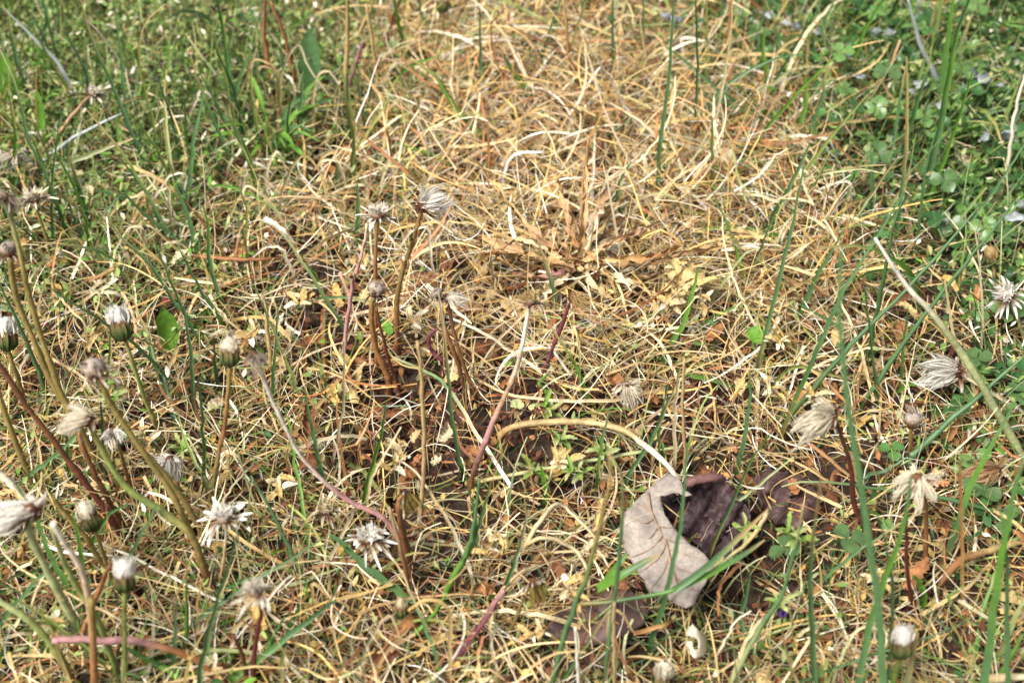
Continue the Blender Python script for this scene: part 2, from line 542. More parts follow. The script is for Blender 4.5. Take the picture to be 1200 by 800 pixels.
def cover():
    # mat of dead grass, lying strands
    a = Acc()
    n = 14000
    P = scatter(n, Z_STRAW, 0.03)
    s = zone(Z_STRAW, P)
    z = ground_z(P[:, 0], P[:, 1])+rng.uniform(0.0, 1, n)**1.1*0.024*(0.3+0.8*s)
    B = np.column_stack([P, z])
    L = rng.uniform(0.015, 0.058, n)
    path = strand_paths(B, rng.uniform(0, 6.28, n), rng.normal(0.12, 0.28, n)+np.where(P[:, 1] > 0.02, rng.uniform(0, .5, n), 0), L, 11, rng.normal(10, 14, n), rng.normal(0, 1, n)*np.where(P[:, 1] > 0.02, 13, 26), 0.3)
    c = straw_colours(P)
    strand_batch(a, path, (0.0004+0.0014*rng.random(n)**2.5)*np.where(P[:, 1] < 0, 0.85, 1.0), c, c*rng.uniform(0.85, 1.15, (n, 1)))
    # arching loose ends
    n = 7500
    P = scatter(n, Z_STRAW, 0.04, 1.3)
    B = np.column_stack([P, ground_z(P[:, 0], P[:, 1])+0.004])
    L = rng.uniform(0.018, 0.055, n)
    path = strand_paths(B, rng.uniform(0, 6.28, n), rng.uniform(0.4, 1.4, n), L, 11, rng.uniform(4, 45, n), rng.normal(0, 10, n), 0.25)
    c = straw_colours(P)
    strand_batch(a, path, 0.0003+0.0007*rng.random(n)**1.7, c, c*1.08)
    # fine hair-like fibres
    n = 6500
    P = scatter(n, Z_STRAW, 0.08)
    B = np.column_stack([P, ground_z(P[:, 0], P[:, 1])+rng.uniform(0.002, 0.018, n)])
    path = strand_paths(B, rng.uniform(0, 6.28, n), rng.normal(0.2, 0.35, n), rng.uniform(0.01, 0.035, n), 8, rng.normal(15, 20, n), rng.normal(0, 50, n), 0.2)
    c = pick(['st', 'cr', 'tn', 'wh', 'br'], [5, 3, 3, 1, 1], n)
    strand_batch(a, path, rng.uniform(0.00022, 0.0005, n), c, c)
    stuff("dead_grass_thatch", a, M_STRAW, "tangled mat of pale straw-coloured dead grass covering the ground")

    # dark root fibres over the bare soil
    a = Acc()
    n = 5000
    P = scatter(n, 1.0-Z_STRAW*0.6, 0.05, 1.2, True, False)
    B = np.column_stack([P, ground_z(P[:, 0], P[:, 1])+rng.uniform(0.0005, 0.004, n)])
    path = strand_paths(B, rng.uniform(0, 6.28, n), rng.normal(0.1, 0.3, n), rng.uniform(0.008, 0.03, n), 8, rng.normal(15, 25, n), rng.normal(0, 60, n), 0.4)
    c = pick(['br', 'dk', 'rd', 'og', 'gy'], [4, 4, 1, 1, 0.6], n, 0.25)
    strand_batch(a, path, rng.uniform(0.0003, 0.0008, n), c, c)
    stuff("root_fibres", a, M_DRY, "thin dark brown roots and fibres lying on the bare soil")

    # short green shoots
    a = Acc()
    n = 12000
    P = scatter(n, np.clip(Z_GREEN*0.75+0.28*(Z_LITTER < 0.68)*(Z_WARM < 0.75), 0, 1), 0.03)
    B = np.column_stack([P, ground_z(P[:, 0], P[:, 1])])
    path = strand_paths(B, rng.uniform(0, 6.28, n), rng.uniform(0.5, 1.4, n), rng.uniform(0.015, 0.046, n), 8, rng.uniform(0, 30, n), rng.normal(0, 8, n), 0.1)
    c = pick(['bg', 'dg', 'lg', 'yg'], [3, 2, 3, 2], n)
    tip = np.where((rng.random(n) < 0.4)[:, None], pick(['tn', 'st'], [1, 1], n), c)
    strand_batch(a, path, rng.uniform(0.0004, 0.0011, n), c, tip, 0.25, 3)
    n = 4200
    P = scatter(n, np.clip(Z_GREEN-.15*Z_CLOVER, 0, 1), 0.01, 1.7)
    B = np.column_stack([P, ground_z(P[:, 0], P[:, 1])])
    path = strand_paths(B, rng.uniform(0, 6.28, n), rng.uniform(1.0, 1.5, n), rng.uniform(0.025, 0.06, n), 9, rng.uniform(-2, 12, n), rng.normal(0, 5, n), 0.06)
    c = pick(['bg', 'lg', 'yg', C(134, 166, 104), 'pg'], [3, 2.4, 2.4, 3, 1], n)
    strand_batch(a, path, rng.uniform(0.0005, 0.0010, n), c, np.where((rng.random(n) < .4)[:, None], pick(['st', 'tn'], [1, 1], n), c), .3, 3)
    n = 5500
    P = scatter(n, np.clip(1.05-Z_WARM-0.5*Z_CLOVER, 0, 1), 0.02, 1.6)
    B = np.column_stack([P, ground_z(P[:, 0], P[:, 1])+rng.uniform(0.001, 0.014, n)])
    path = strand_paths(B, rng.uniform(0, 6.28, n), rng.uniform(-0.1, 1.1, n), rng.uniform(0.012, 0.036, n), 9, rng.normal(18, 22, n), rng.normal(0, 35, n), 0.25)
    c = pick(['yg', 'pg', 'ol', C(178, 178, 96), 'lg', 'tn'], [4, 2, 2, 4, 1.6, 2], n, .2)
    strand_batch(a, path, rng.uniform(0.0003, 0.0009, n), c, np.where((rng.random(n) < .5)[:, None], c, pick(['st', 'tn'], [1, 1], n)))
    stuff("short_grass", a, M_BLADE, "short thin green grass shoots poking through the dead thatch")
cover()

# small leaves: many at once
def leaf_batch(acc, B, heading, elev, L, Wd, c, curl, N=4, shape='ovate'):
    """little leaves, 3 verts across, curled along the length"""
    n = len(B)
    t = np.linspace(0, 1, N)
    prof = dict(ovate=np.sin(np.pi*np.clip(t, 0.03, 0.97)**0.8), heart=np.clip(np.sin(np.pi*np.clip(t*0.92+0.03, 0, 1)**1.5)*1.1, 0.12, 1),
                lance=np.sin(np.pi*np.clip(t, 0.05, 0.98)**0.6)**0.8)[shape]
    e = elev[:, None]-curl[:, None]*t
    ds = L[:, None]/(N-1)
    dx = np.cumsum(np.cos(e)*ds, 1)-np.cos(e[:, :1])*ds
    dz = np.cumsum(np.sin(e)*ds, 1)-np.sin(e[:, :1])*ds
    ch, sh = np.cos(heading)[:, None], np.sin(heading)[:, None]
    P = B[:, None]+np.stack([dx*ch, dx*sh, dz], -1)
    roll = rng.normal(0, 0.5, n)[:, None]
    S = np.stack([-sh*np.cos(roll)+0*t, ch*np.cos(roll)+0*t, np.sin(roll)+0*t], -1)
    U = norm(np.cross(np.stack([np.cos(e)*ch, np.cos(e)*sh, np.sin(e)], -1), S))
    w = (Wd[:, None]/2*prof)[..., None]
    cup = rng.normal(0.25, 0.3, n)[:, None, None]
    V = np.stack([P-S*w+U*w*cup, P, P+S*w+U*w*cup], 2)
    Cc = np.repeat(np.repeat(c[:, None, None], N, 1), 3, 2).copy()
    Cc[:, :, 1] *= 0.9
    i = (np.arange(n)[:, None]*N+np.arange(N-1)).ravel()*3
    acc.add(V, Cc.reshape(-1, 3), np.concatenate([np.stack([i, i+1, i+4, i+3], 1), np.stack([i+1, i+2, i+5, i+4], 1)]))

def small_leaves():
    # tiny-leaved weeds (green side)
    a = Acc()
    n = 44000
    zm = np.clip(Z_GREEN-0.3*Z_CLOVER, 0, 1)
    P = scatter(n, zm, 0.02, 1.3)
    z = ground_z(P[:, 0], P[:, 1])+rng.random(n)**0.7*0.024
    c = pick([C(124, 156, 78), C(160, 180, 104), 'dg', 'pg', 'cr', C(194, 190, 122), 'lg'], [4, 5, 1.6, 3.4, 1.2, 1.8, 2.2], n)
    leaf_batch(a, np.column_stack([P, z]), rng.uniform(0, 6.28, n), rng.normal(0.4, 0.5, n), rng.uniform(0.0024, 0.0058, n), rng.uniform(0.0011, 0.0025, n), c, rng.normal(0.3, 0.7, n))
    n = 5000
    P = scatter(n, zm, 0.02, 1.3)
    B = np.column_stack([P, ground_z(P[:, 0], P[:, 1])])
    path = strand_paths(B, rng.uniform(0, 6.28, n), rng.uniform(0.3, 1.4, n), rng.uniform(0.012, 0.028, n), 6, rng.uniform(0, 30, n), rng.normal(0, 20, n), 0.1)
    c = pick(['yg', 'pg', 'ol', 'lg', 'tn'], [3, 2, 1, 2, 1.5], n)
    strand_batch(a, path, rng.uniform(0.0003, 0.0006, n), c, c)
    stuff("tiny_leaved_weeds", a, M_LEAF, "low green weeds with tiny pale and green leaves")
    # dry leaf crumbs and husks
    a = Acc()
    n = 18000
    P = scatter(n, Z_LITTER, 0.1, 1, True, False)
    z = ground_z(P[:, 0], P[:, 1])+rng.random(n)*0.012
    warm = pick(['og', 'go', 'br', 'tn', 'rd', 'ye'], [4, 3, 3.5, 3, 0.6, 1.0], n, 0.22)
    pale = pick(['tn', 'st', 'br', 'og', C(190, 172, 100), 'dk', 'go'], [4, 1.6, 3.4, 2.5, 3.0, 1.4, 2], n, 0.25)
    leaf_batch(a, np.column_stack([P, z]), rng.uniform(0, 6.28, n), rng.normal(0.15, 0.45, n), rng.uniform(0.0025, 0.0075, n), rng.uniform(0.0012, 0.003, n), np.where((rng.random(n) > void_factor(P))[:, None], pick(['br', 'dk', 'rd', 'og'], [4, 4, 1, 1], n, .25), zc(P, warm, pale)), rng.normal(0, 1.3, n))
    stuff("dry_leaf_litter", a, M_DRY, "crumbled tan and orange-brown dried leaf litter between the straw")
    # dark litter layer added on the soil to deepen the shade in the gaps
    a = Acc()
    n = 9000
    P = scatter(n, np.clip(Z_LITTER+.3, 0, 1), .1, 1, True, False)
    z = ground_z(P[:, 0], P[:, 1])+rng.random(n)*.003
    leaf_batch(a, np.column_stack([P, z]), rng.uniform(0, 6.28, n), rng.normal(.05, .3, n), rng.uniform(.003, .009, n), rng.uniform(.0015, .004, n), pick(['dk', 'br', C(60, 40, 30), 'rd'], [4, 2, 4, .6], n, .25), rng.normal(0, .9, n))
    stuff("gap_shade_litter", a, M_DRY, "dark leaf fragments on the soil, added to deepen the shade in gaps under the straw")
    # clover mass under the single leaves
    a = Acc()
    n = 6000
    P = scatter(n, Z_CLOVER, 0.0, 1.2)
    z = ground_z(P[:, 0], P[:, 1])+rng.random(n)*0.022
    c = pick(['dg', C(88, 134, 66), C(70, 108, 56), C(120, 158, 84), 'pg'], [4, 4, 3, 2, 0.6], n)
    leaf_batch(a, np.column_stack([P, z]), rng.uniform(0, 6.28, n), rng.normal(0.1, 0.4, n), rng.uniform(0.0035, 0.0065, n), rng.uniform(0.0035, 0.006, n), c, rng.normal(0.3, 0.4, n), 5, 'heart')
    stuff("clover_ground_cover", a, M_CLOVER, "dense dark green clover leaves covering the corner of the lawn")
small_leaves()

# ------------------------------------------------------------------ where a thing stands, in words
def place(x, y):
    if x-950 > (y-180)*0.9 and y < 330:
        return "among the dark green clover"
    if x < 400 and y < 290:
        return "in the tiny-leaved green weeds"
    if 400 <= x and y < 235:
        return "in straw behind the rosette"
    if 450 < x < 900 and y < 480:
        return "in straw around the rosette"
    if x < 330:
        return "among the leaning dandelion stalks"
    if x > 900:
        return "by the clover and purple leaf"
    if x > 640 and y > 500:
        return "beside the grey lobed leaf"
    if y < 480:
        return "in brown litter beside the rosette"
    return "in the straw around the bare soil"

TONE = dict(bg="blue-green", dg="dark green", lg="bright green", yg="yellow-green", pg="pale green", pb="silvery blue", tn="tan", st="pale straw",
            go="golden", og="orange-brown", br="brown", dk="dark brown", rd="dark red", pk="pink", ol="olive", mv="mauve", pt="pinkish tan", cr="cream")

def one_blade(P, wpx, cols, kind, label, group, w_end=0.25, tubey=False, fold=0.35, cat=None):
    """a single blade or stalk as a thing of its own"""
    n = max(8, min(22, int(len(P)*5)))
    Q = smooth(P, n)
    t = np.linspace(0, 1, n)
    m = np.array([pxm(q) for q in Q]).mean()
    W = wpx*1.15*m*(1-(1-w_end)*t**2.2)
    a = Acc()
    Q = Q+rng.normal(0, 0.00025, Q.shape)*np.sin(np.pi*t)[:, None]
    if tubey:
        tube(a, Q, W, grad(cols, t), 6, 0.85)
    else:
        ribbon(a, Q, W, grad(cols, t), None, fold, rng.uniform(-0.5, 0.5))
    b = Q[0]
    o = link(kind, a.mesh(kind, M_STRAW if 'straw' in kind else M_BLADE, b), None, b)
    return tag(o, label, cat or kind.split('_')[0], group)

def rooted(pts, k):
    P = trace(pts, k)
    return np.concatenate([[P[0]-np.array([0, 0, 0.012])], P])

# ------------------------------------------------------------------ grass blades read off the photograph (base first)
# (pixels, width px, colours base->tip, lean away, kind of tip)
BLADES = [
 ([(89,118),(71,78),(5,10)], 5, 'bg pb pb', .3), ([(73,82),(60,40),(51,3)], 4, 'dg bg', .2),
 ([(172,196),(152,149),(135,108),(108,47),(93,-4)], 4.5, 'dg bg bg tn', .3), ([(155,162),(149,135),(142,68),(135,7)], 4, 'dg bg bg', .2),
 ([(186,182),(176,128),(165,88),(163,55),(172,25),(194,5)], 3, 'dg yg ol tn', .2), ([(209,186),(203,145),(182,84)], 4, 'lg bg bg', .2),
 ([(203,149),(225,105),(246,64)], 3.2, 'bg lg', .1), ([(273,128),(270,98),(260,20)], 6, 'bg bg lg', .2), ([(271,110),(267,71),(253,-6)], 5, 'bg dg', .2),
 ([(79,274),(64,233),(51,199),(34,162),(19,101),(0,58)], 4.2, 'dg dg bg bg st', .3), ([(203,282),(189,257),(159,203),(135,169),(101,128)], 4, 'bg bg yg tn', .4),
 ([(17,213),(84,189),(140,168),(156,162)], 6, 'pg bg pg tn', .5), ([(51,190),(91,159),(147,131)], 5.5, 'pb pb pb', .5), ([(228,290),(226,270),(206,216)], 7, 'dg bg bg', .3), ([(273,195),(250,140),(232,95),(222,60)], 3.4, 'dg bg tn', .2),
 ([(226,381),(203,351),(176,311),(138,273),(124,250)], 4.5, 'dg bg bg tn', .4), ([(230,493),(223,412),(216,361)], 5, 'dg bg bg', .2),
 ([(242,412),(223,381),(200,330),(180,280)], 3.6, 'bg dg bg', .3), ([(262,378),(236,341),(211,294)], 4, 'yg bg bg', .3),
 ([(263,365),(246,310),(245,270),(238,240)], 5, 'yg bg lg', .2), ([(402,384),(365,324),(327,270),(300,255)], 4, 'bg bg pg st', .4),
 ([(256,458),(252,430),(250,395)], 5, 'dg dg bg', .1), ([(57,470),(44,432),(24,385),(-4,326)], 6, 'dg bg bg', .3),
 ([(320,458),(322,420),(326,360)], 4, 'bg dg bg', .2), ([(353,470),(330,410),(296,330)], 3.4, 'bg yg bg', .3),
 ([(240,570),(238,500),(232,440)], 4.5, 'lg bg', .1), ([(127,560),(121,520),(118,470)], 5, 'bg dg', .1), ([(82,560),(79,520),(77,500)], 5, 'lg bg', .2),
 ([(228,830),(233,797),(246,733),(263,675),(280,622)], 6.5, 'lg bg bg bg', .3), ([(219,760),(219,720),(219,668)], 6, 'dg lg bg', .2),
 ([(204,785),(205,740),(207,705)], 5, 'bg bg', .2), ([(361,686),(344,652),(321,604),(294,557)], 6, 'lg bg bg', .5),
 ([(262,806),(290,782),(324,756),(360,728),(394,702)], 9, 'lg lg bg dg', .8), ([(306,775),(320,745),(334,722)], 6, 'lg dg', .5),
 ([(210,795),(180,775),(138,754)], 10, 'lg lg dg', .9), ([(90,705),(60,650),(40,600),(20,570)], 7, 'lg bg', .4),
 ([(105,650),(125,605),(150,590)], 6, 'lg dg', .4), ([(98,680),(95,640),(85,600)], 7, 'dg lg', .2), ([(-10,755),(30,795),(50,820)], 7, 'bg lg', .3),
 ([(330,690),(370,676),(402,664)], 5, 'st pg bg', .6), ([(120,700),(150,655),(172,615),(185,590)], 5, 'dg bg', .3),
 ([(520,700),(548,645),(555,618),(562,560)], 8, 'lg lg bg bg', .3), ([(524,690),(552,640),(566,598),(575,562)], 6, 'lg bg', .3), ([(475,752),(500,730),(524,694)], 7, 'yg lg lg', .5),
 ([(482,706),(434,668),(400,635),(385,625)], 9, 'lg bg bg', .8), ([(646,806),(663,739),(687,675),(714,570),(714,530)], 7.5, 'bg bg bg ol tn', .3),
 ([(710,790),(719,705),(727,631),(729,560),(716,535)], 6.5, 'bg bg bg tn', .3), ([(587,700),(609,638),(619,597)], 6, 'dg bg st', .4),
 ([(655,800),(672,778),(695,742),(712,716)], 5, 'lg bg tn', .5), ([(763,752),(775,719),(788,665),(798,611),(806,520)], 6, 'dg bg bg', .3),
 ([(541,548),(537,537),(525,439),(518,371),(513,340)], 4.6, 'dg bg bg tn st', .25), ([(430,580),(437,545),(441,520)], 6, 'lg lg', .3),
 ([(423,600),(432,560),(448,500),(452,470)], 5, 'lg lg bg', .3), ([(560,640),(556,600),(541,540)], 3.5, 'bg dg', .2), ([(645,465),(632,450),(641,438)], 7, 'lg lg', .4),
 ([(569,165),(535,128),(511,91),(481,68)], 7, 'bg lg lg tn', .4), ([(623,115),(606,91),(589,64)], 8, 'lg lg bg', .3), ([(567,112),(564,81),(562,10)], 4, 'bg bg dg', .2),
 ([(771,236),(773,176),(785,84),(790,-6)], 5, 'bg bg bg', .2), ([(753,64),(754,30),(754,-6)], 4, 'dg bg', .2), ([(724,104),(719,81),(718,-5)], 5, 'bg bg', .2),
 ([(655,98),(667,61),(685,7),(692,-10)], 4, 'yg ol bg', .2), ([(630,90),(640,50),(660,-8)], 4, 'bg bg', .2), ([(700,165),(702,148),(699,128)], 9, 'lg lg', .2),
 ([(702,166),(725,150),(742,138)], 6, 'bg bg', .5), ([(530,195),(500,180),(464,168)], 6, 'lg lg lg', .6), ([(508,46),(495,20),(490,-6)], 4, 'yg bg', .2),
 ([(1083,220),(1104,132),(1120,44),(1138,-6)], 9, 'bg bg lg bg', .2), ([(1101,140),(1107,80),(1118,-6)], 8, 'bg lg', .2),
 ([(1105,116),(1100,98),(1080,54),(1063,-4)], 8, 'bg pb pb', .2), ([(1070,30),(1078,12),(1074,-10)], 8, 'pb wh', .1),
 ([(1056,186),(1073,125),(1087,84)], 6, 'dg dg bg', .2), ([(1050,275),(1060,196),(1063,135),(1062,66)], 5, 'bg bg tn tn', .2),
 ([(1070,120),(1080,80),(1087,52)], 5, 'bg yg', .2), ([(1090,60),(1092,30),(1095,5)], 3.6, 'tn tn', .1), ([(895,275),(925,220),(949,169)], 6, 'dg bg bg', .3),
 ([(925,272),(945,236),(974,176)], 5.5, 'bg bg yg', .3), ([(990,275),(1019,230),(1055,179)], 5, 'bg pg tn', .4), ([(1030,272),(1048,236),(1067,203)], 5, 'dg bg tn', .3),
 ([(1110,278),(1130,250),(1156,219)], 5, 'bg bg yg', .5), ([(1160,274),(1180,252),(1206,228)], 6, 'bg lg', .5), ([(950,70),(965,30),(980,-5)], 5, 'dg bg', .2),
 ([(945,62),(952,30),(965,-8)], 4, 'lg bg', .2), ([(813,170),(817,80),(815,-8)], 4, 'bg bg dg', .2), ([(1075,290),(1085,200),(1098,150)], 4, 'dg bg', .2),
 ([(880,134),(850,112),(800,70),(780,55)], 5, 'dg bg bg', .6), ([(893,136),(860,125),(820,105)], 6, 'lg bg', .7), ([(900,110),(940,40),(958,10)], 3.6, 'bg dg', .2),
 ([(1120,155),(1150,138),(1202,120)], 4, 'bg bg', .6), ([(1000,30),(1010,10),(1020,-8)], 7, 'lg lg', .2), ([(1040,40),(1060,20),(1075,-6)], 6, 'bg lg', .2),
 ([(1042,880),(1035,800),(1030,700),(1004,540),(987,405),(984,354),(986,288)], 9.5, 'bg bg bg bg', .35),
 ([(1013,470),(1019,462),(1057,405),(1114,331),(1168,264),(1190,235)], 5.5, 'dg bg bg bg', .4), ([(922,492),(979,425),(1009,392),(1070,331),(1124,270),(1145,245)], 6, 'yg bg bg bg', .5),
 ([(1068,536),(1077,526),(1137,472),(1204,414)], 8, 'bg bg bg', .6), ([(919,500),(945,439),(989,341),(1033,270),(1058,228)], 5, 'ol dg bg bg', .35),
 ([(1017,418),(1033,338),(1048,262),(1060,230)], 6, 'dg dg bg', .3), ([(889,425),(898,388),(908,348),(927,270),(942,195)], 5, 'tn bg bg bg', .3),
 ([(932,378),(960,320),(989,270)], 5, 'bg dg bg', .4), ([(866,545),(878,479),(879,435)], 5.5, 'dg bg bg', .2), ([(868,337),(885,305),(903,262)], 5, 'yg bg bg', .4),
 ([(786,404),(800,381),(813,338),(818,315)], 6, 'dg lg lg', .4), ([(836,350),(870,300),(890,290)], 4, 'pg pg', .4), ([(1076,350),(1062,318),(1040,300)], 4, 'bg bg', .4),
 ([(956,830),(954,797),(949,699),(952,631),(962,557)], 8.5, 'bg bg bg tn', .3), ([(1000,830),(1016,746),(1036,679),(1057,621),(1068,556)], 8, 'bg bg lg bg', .4),
 ([(1150,840),(1154,797),(1168,692),(1181,614),(1199,535)], 10, 'lg bg lg bg', .3), ([(1182,830),(1181,797),(1180,648),(1171,588)], 7, 'bg bg bg', .3),
 ([(1204,612),(1138,591),(1090,581),(1043,574),(992,567),(942,564),(916,570)], 5.5, 'bg bg bg pg', .7), ([(853,810),(888,739),(918,692),(938,615),(940,590)], 6, 'st pg bg bg tn', .4),
 ([(1060,820),(1063,797),(1075,741)], 9, 'bg pg tn', .3), ([(1108,650),(1114,641),(1134,581),(1160,525),(1185,480)], 8, 'ol bg lg bg', .4),
 ([(1040,800),(1045,700),(1038,640),(1024,590)], 5, 'bg bg', .3), ([(1165,800),(1200,742)], 8, 'lg lg', .6), ([(1170,770),(1196,710),(1204,700)], 7, 'lg pg', .5),
 ([(832,648),(850,605),(880,540),(905,505)], 5, 'ol bg lg', .3), ([(854,596),(880,575),(930,535)], 4, 'bg pg', .6), ([(1012,560),(1040,550),(1064,535)], 5, 'bg bg', .7),
 ([(1090,720),(1110,700),(1130,685)], 4, 'bg lg', .4), ([(1082,700),(1078,685),(1072,675)], 9, 'lg lg', .4), ([(905,455),(930,430),(985,440),(1040,430)], 5, 'lg yg tn', .7),
 ([(800,438),(840,446),(880,452),(905,425)], 6, 'lg lg lg', .9), ([(824,380),(850,365),(872,356)], 5, 'lg lg', .8), ([(700,560),(706,515),(715,480)], 4, 'lg bg', .2),
 ([(735,560),(765,510),(790,455),(797,430)], 5, 'bg bg tn', .3), ([(778,540),(772,505),(783,450)], 4, 'dg bg', .2), ([(640,575),(637,558),(634,545)], 7, 'lg lg', .3),
 ([(1056,440),(1059,405),(1064,360)], 4, 'lg bg', .2), ([(1028,470),(1023,420),(1012,330)], 4, 'dg bg', .2), ([(1165,440),(1140,470),(1100,560)], 5, 'bg lg', .3),
]
STALKS = [   # dry stalks, kinked straws, same form
 ([(317,92),(310,40),(311,-5)], 6, 'br og br', .2), ([(346,100),(341,68),(327,25),(317,2)], 5.5, 'br og', .2), ([(316,90),(310,61),(312,35),(337,66)], 3, 'tn tn st', .2),
 ([(331,148),(329,91),(349,52),(361,78),(386,112)], 3, 'ol tn st st', .2), ([(365,155),(372,90),(385,84),(398,100)], 3, 'tn st', .2), ([(310,225),(317,189),(326,179),(340,215)], 3, 'tn st st', .2),
 ([(327,262),(332,219),(354,182),(375,202),(383,238)], 3.2, 'pg st tn tn', .2), ([(405,108),(407,50),(407,-6)], 7, 'ol tn ol', .2), ([(444,108),(438,60),(429,5)], 6, 'ol tn', .2),
 ([(416,50),(432,18),(440,-8)], 5, 'ol ol', .2), ([(458,64),(457,37),(471,-5)], 4, 'rd rd', .2), ([(474,72),(434,68),(398,60)], 4.5, 'pk mv pk', .4), ([(410,97),(425,51)], 6, 'pk pk mv', .3),
 ([(518,90),(535,73),(562,66),(609,73)], 4, 'br og pk', .4), ([(505,54),(545,54),(603,75)], 3, 'st tn', .4), ([(449,100),(464,74),(488,76),(515,91),(549,103)], 3.6, 'tn st st cr', .3),
 ([(430,45),(490,28),(560,60)], 3, 'tn tn', .3), ([(670,100),(665,44),(660,-5)], 5, 'br og tn', .2), ([(678,290),(684,219),(690,163)], 6, 'tn pt og', .25), ([(695,235),(697,165)], 2.4, 'st wh', .2),
 ([(588,232),(593,195),(605,180),(635,178)], 3.4, 'st wh wh', .2), ([(620,190),(640,160),(650,90)], 2.6, 'tn pt', .2), ([(750,110),(757,70),(780,56),(790,75)], 3.2, 'og tn st', .2),
 ([(800,210),(840,130),(855,50),(858,0)], 2.8, 'tn st tn', .2), ([(852,70),(855,20),(857,-6)], 3.4, 'og og', .1), ([(972,147),(1036,138),(1090,138)], 3, 'tn ol tn', .6),
 ([(896,112),(925,83),(952,78),(982,79)], 3.2, 'pg pg tn', .4), ([(1010,130),(1040,84),(1055,47)], 4.5, 'tn br pt', .3), ([(1060,134),(1043,112),(1030,90)], 3, 'tn tn', .3),
 ([(1178,215),(1190,130),(1204,80)], 5, 'tn cr cr', .2), ([(317,426),(314,395),(309,349),(294,346)], 5.5, 'ol tn tn st', .2), ([(403,410),(413,334),(427,287),(430,262)], 5.5, 'cr pk pk st', .25),
 ([(493,604),(497,537),(493,429),(489,400)], 6.5, 'tn pt tn tn', .15), ([(600,572),(560,510),(516,446),(460,418)], 4, 'wh st bg pg', .8), ([(640,440),(575,395),(521,369)], 3.2, 'st st wh', .8),
 ([(780,455),(700,470),(600,462),(545,436)], 3.6, 'tn st tn', .8), ([(430,600),(436,560),(470,500)], 3, 'tn st', .2), ([(803,545),(800,480),(802,420)], 5, 'tn pt tn', .15),
 ([(790,545),(792,470),(797,444),(808,450)], 4, 'tn st st', .15), ([(1024,470),(1005,400),(970,325),(952,300)], 3, 'tn st tn', .6), ([(1000,480),(960,440),(925,415)], 3, 'og tn', .8),
 ([(950,520),(1000,560),(1040,590)], 3.2, 'og tn', .9), ([(900,600),(880,630),(836,668)], 5, 'st tn bg', .9), ([(612,645),(633,611),(655,591),(680,611),(702,635)], 5, 'tn st st tn', .5),
 ([(614,640),(636,630),(670,641),(688,668),(690,700)], 5, 'tn st tn', .5), ([(527,806),(527,745),(525,712),(500,702),(478,715)], 4.5, 'tn tn go', .3), ([(480,700),(471,648),(456,594)], 6, 'og br pt', .3),
 ([(680,735),(640,722),(580,715),(530,720)], 4.5, 'tn st st', .8), ([(711,760),(714,716),(728,718),(742,740)], 4, 'pg st tn tn', .3), ([(742,742),(775,733),(790,725)], 4.5, 'og go', .8),
 ([(678,800),(676,760),(674,735)], 5, 'wh cr', .1), ([(720,806),(719,750),(720,705)], 5.5, 'bg tn pt', .15), ([(430,806),(456,760),(520,700),(560,690)], 4, 'og tn pt', .7),
 ([(350,760),(390,700),(410,650)], 3, 'tn st', .4), ([(260,750),(300,715),(345,690),(372,682)], 4, 'tn st tn', .7), ([(370,715),(366,684),(390,700),(440,725)], 3.8, 'og tn tn', .4),
 ([(412,800),(434,750),(456,720),(470,750)], 3.6, 'pg bg st tn', .3), ([(1100,684),(1124,658),(1160,645),(1204,633)], 9, 'br og tn tn', .8), ([(1080,720),(1130,690),(1160,660)], 4, 'tn tn', .6),
 ([(1128,700),(1127,640),(1125,540)], 4, 'go og', .1), ([(1145,470),(1120,400),(1107,328)], 3.4, 'tn st tn', .3), ([(1151,400),(1150,330),(1143,270)], 2.6, 'st st', .2),
 ([(975,800),(990,760),(1010,735),(1040,740)], 3.6, 'st pg st', .4), ([(935,745),(950,735),(975,736),(995,750)], 3.4, 'st pg st', .5), ([(855,800),(880,740),(905,715)], 4, 'tn st', .4),
 ([(840,770),(860,730),(880,715)], 3, 'st cr', .4), ([(1157,795),(1204,792)], 11, 'tn st', .6), ([(130,250),(180,215),(176,206),(150,208)], 3, 'tn st', .3),
 ([(105,330),(140,310),(136,300)], 5, 'og tn', .5), ([(245,345),(262,370),(290,395)], 3, 'st tn', .6), ([(310,255),(330,268),(345,285)], 4.5, 'wh st', .7), ([(225,300),(300,304),(350,300)], 5, 'og br', .8),
 ([(340,280),(318,240),(290,218),(283,230)], 3.6, 'tn st', .3), ([(60,420),(95,440),(115,470)], 3, 'st tn', .6), ([(390,540),(402,480),(403,400)], 3.5, 'pk st st', .2), ([(0,560),(30,540),(60,500)], 4, 'pt tn', .5),
]

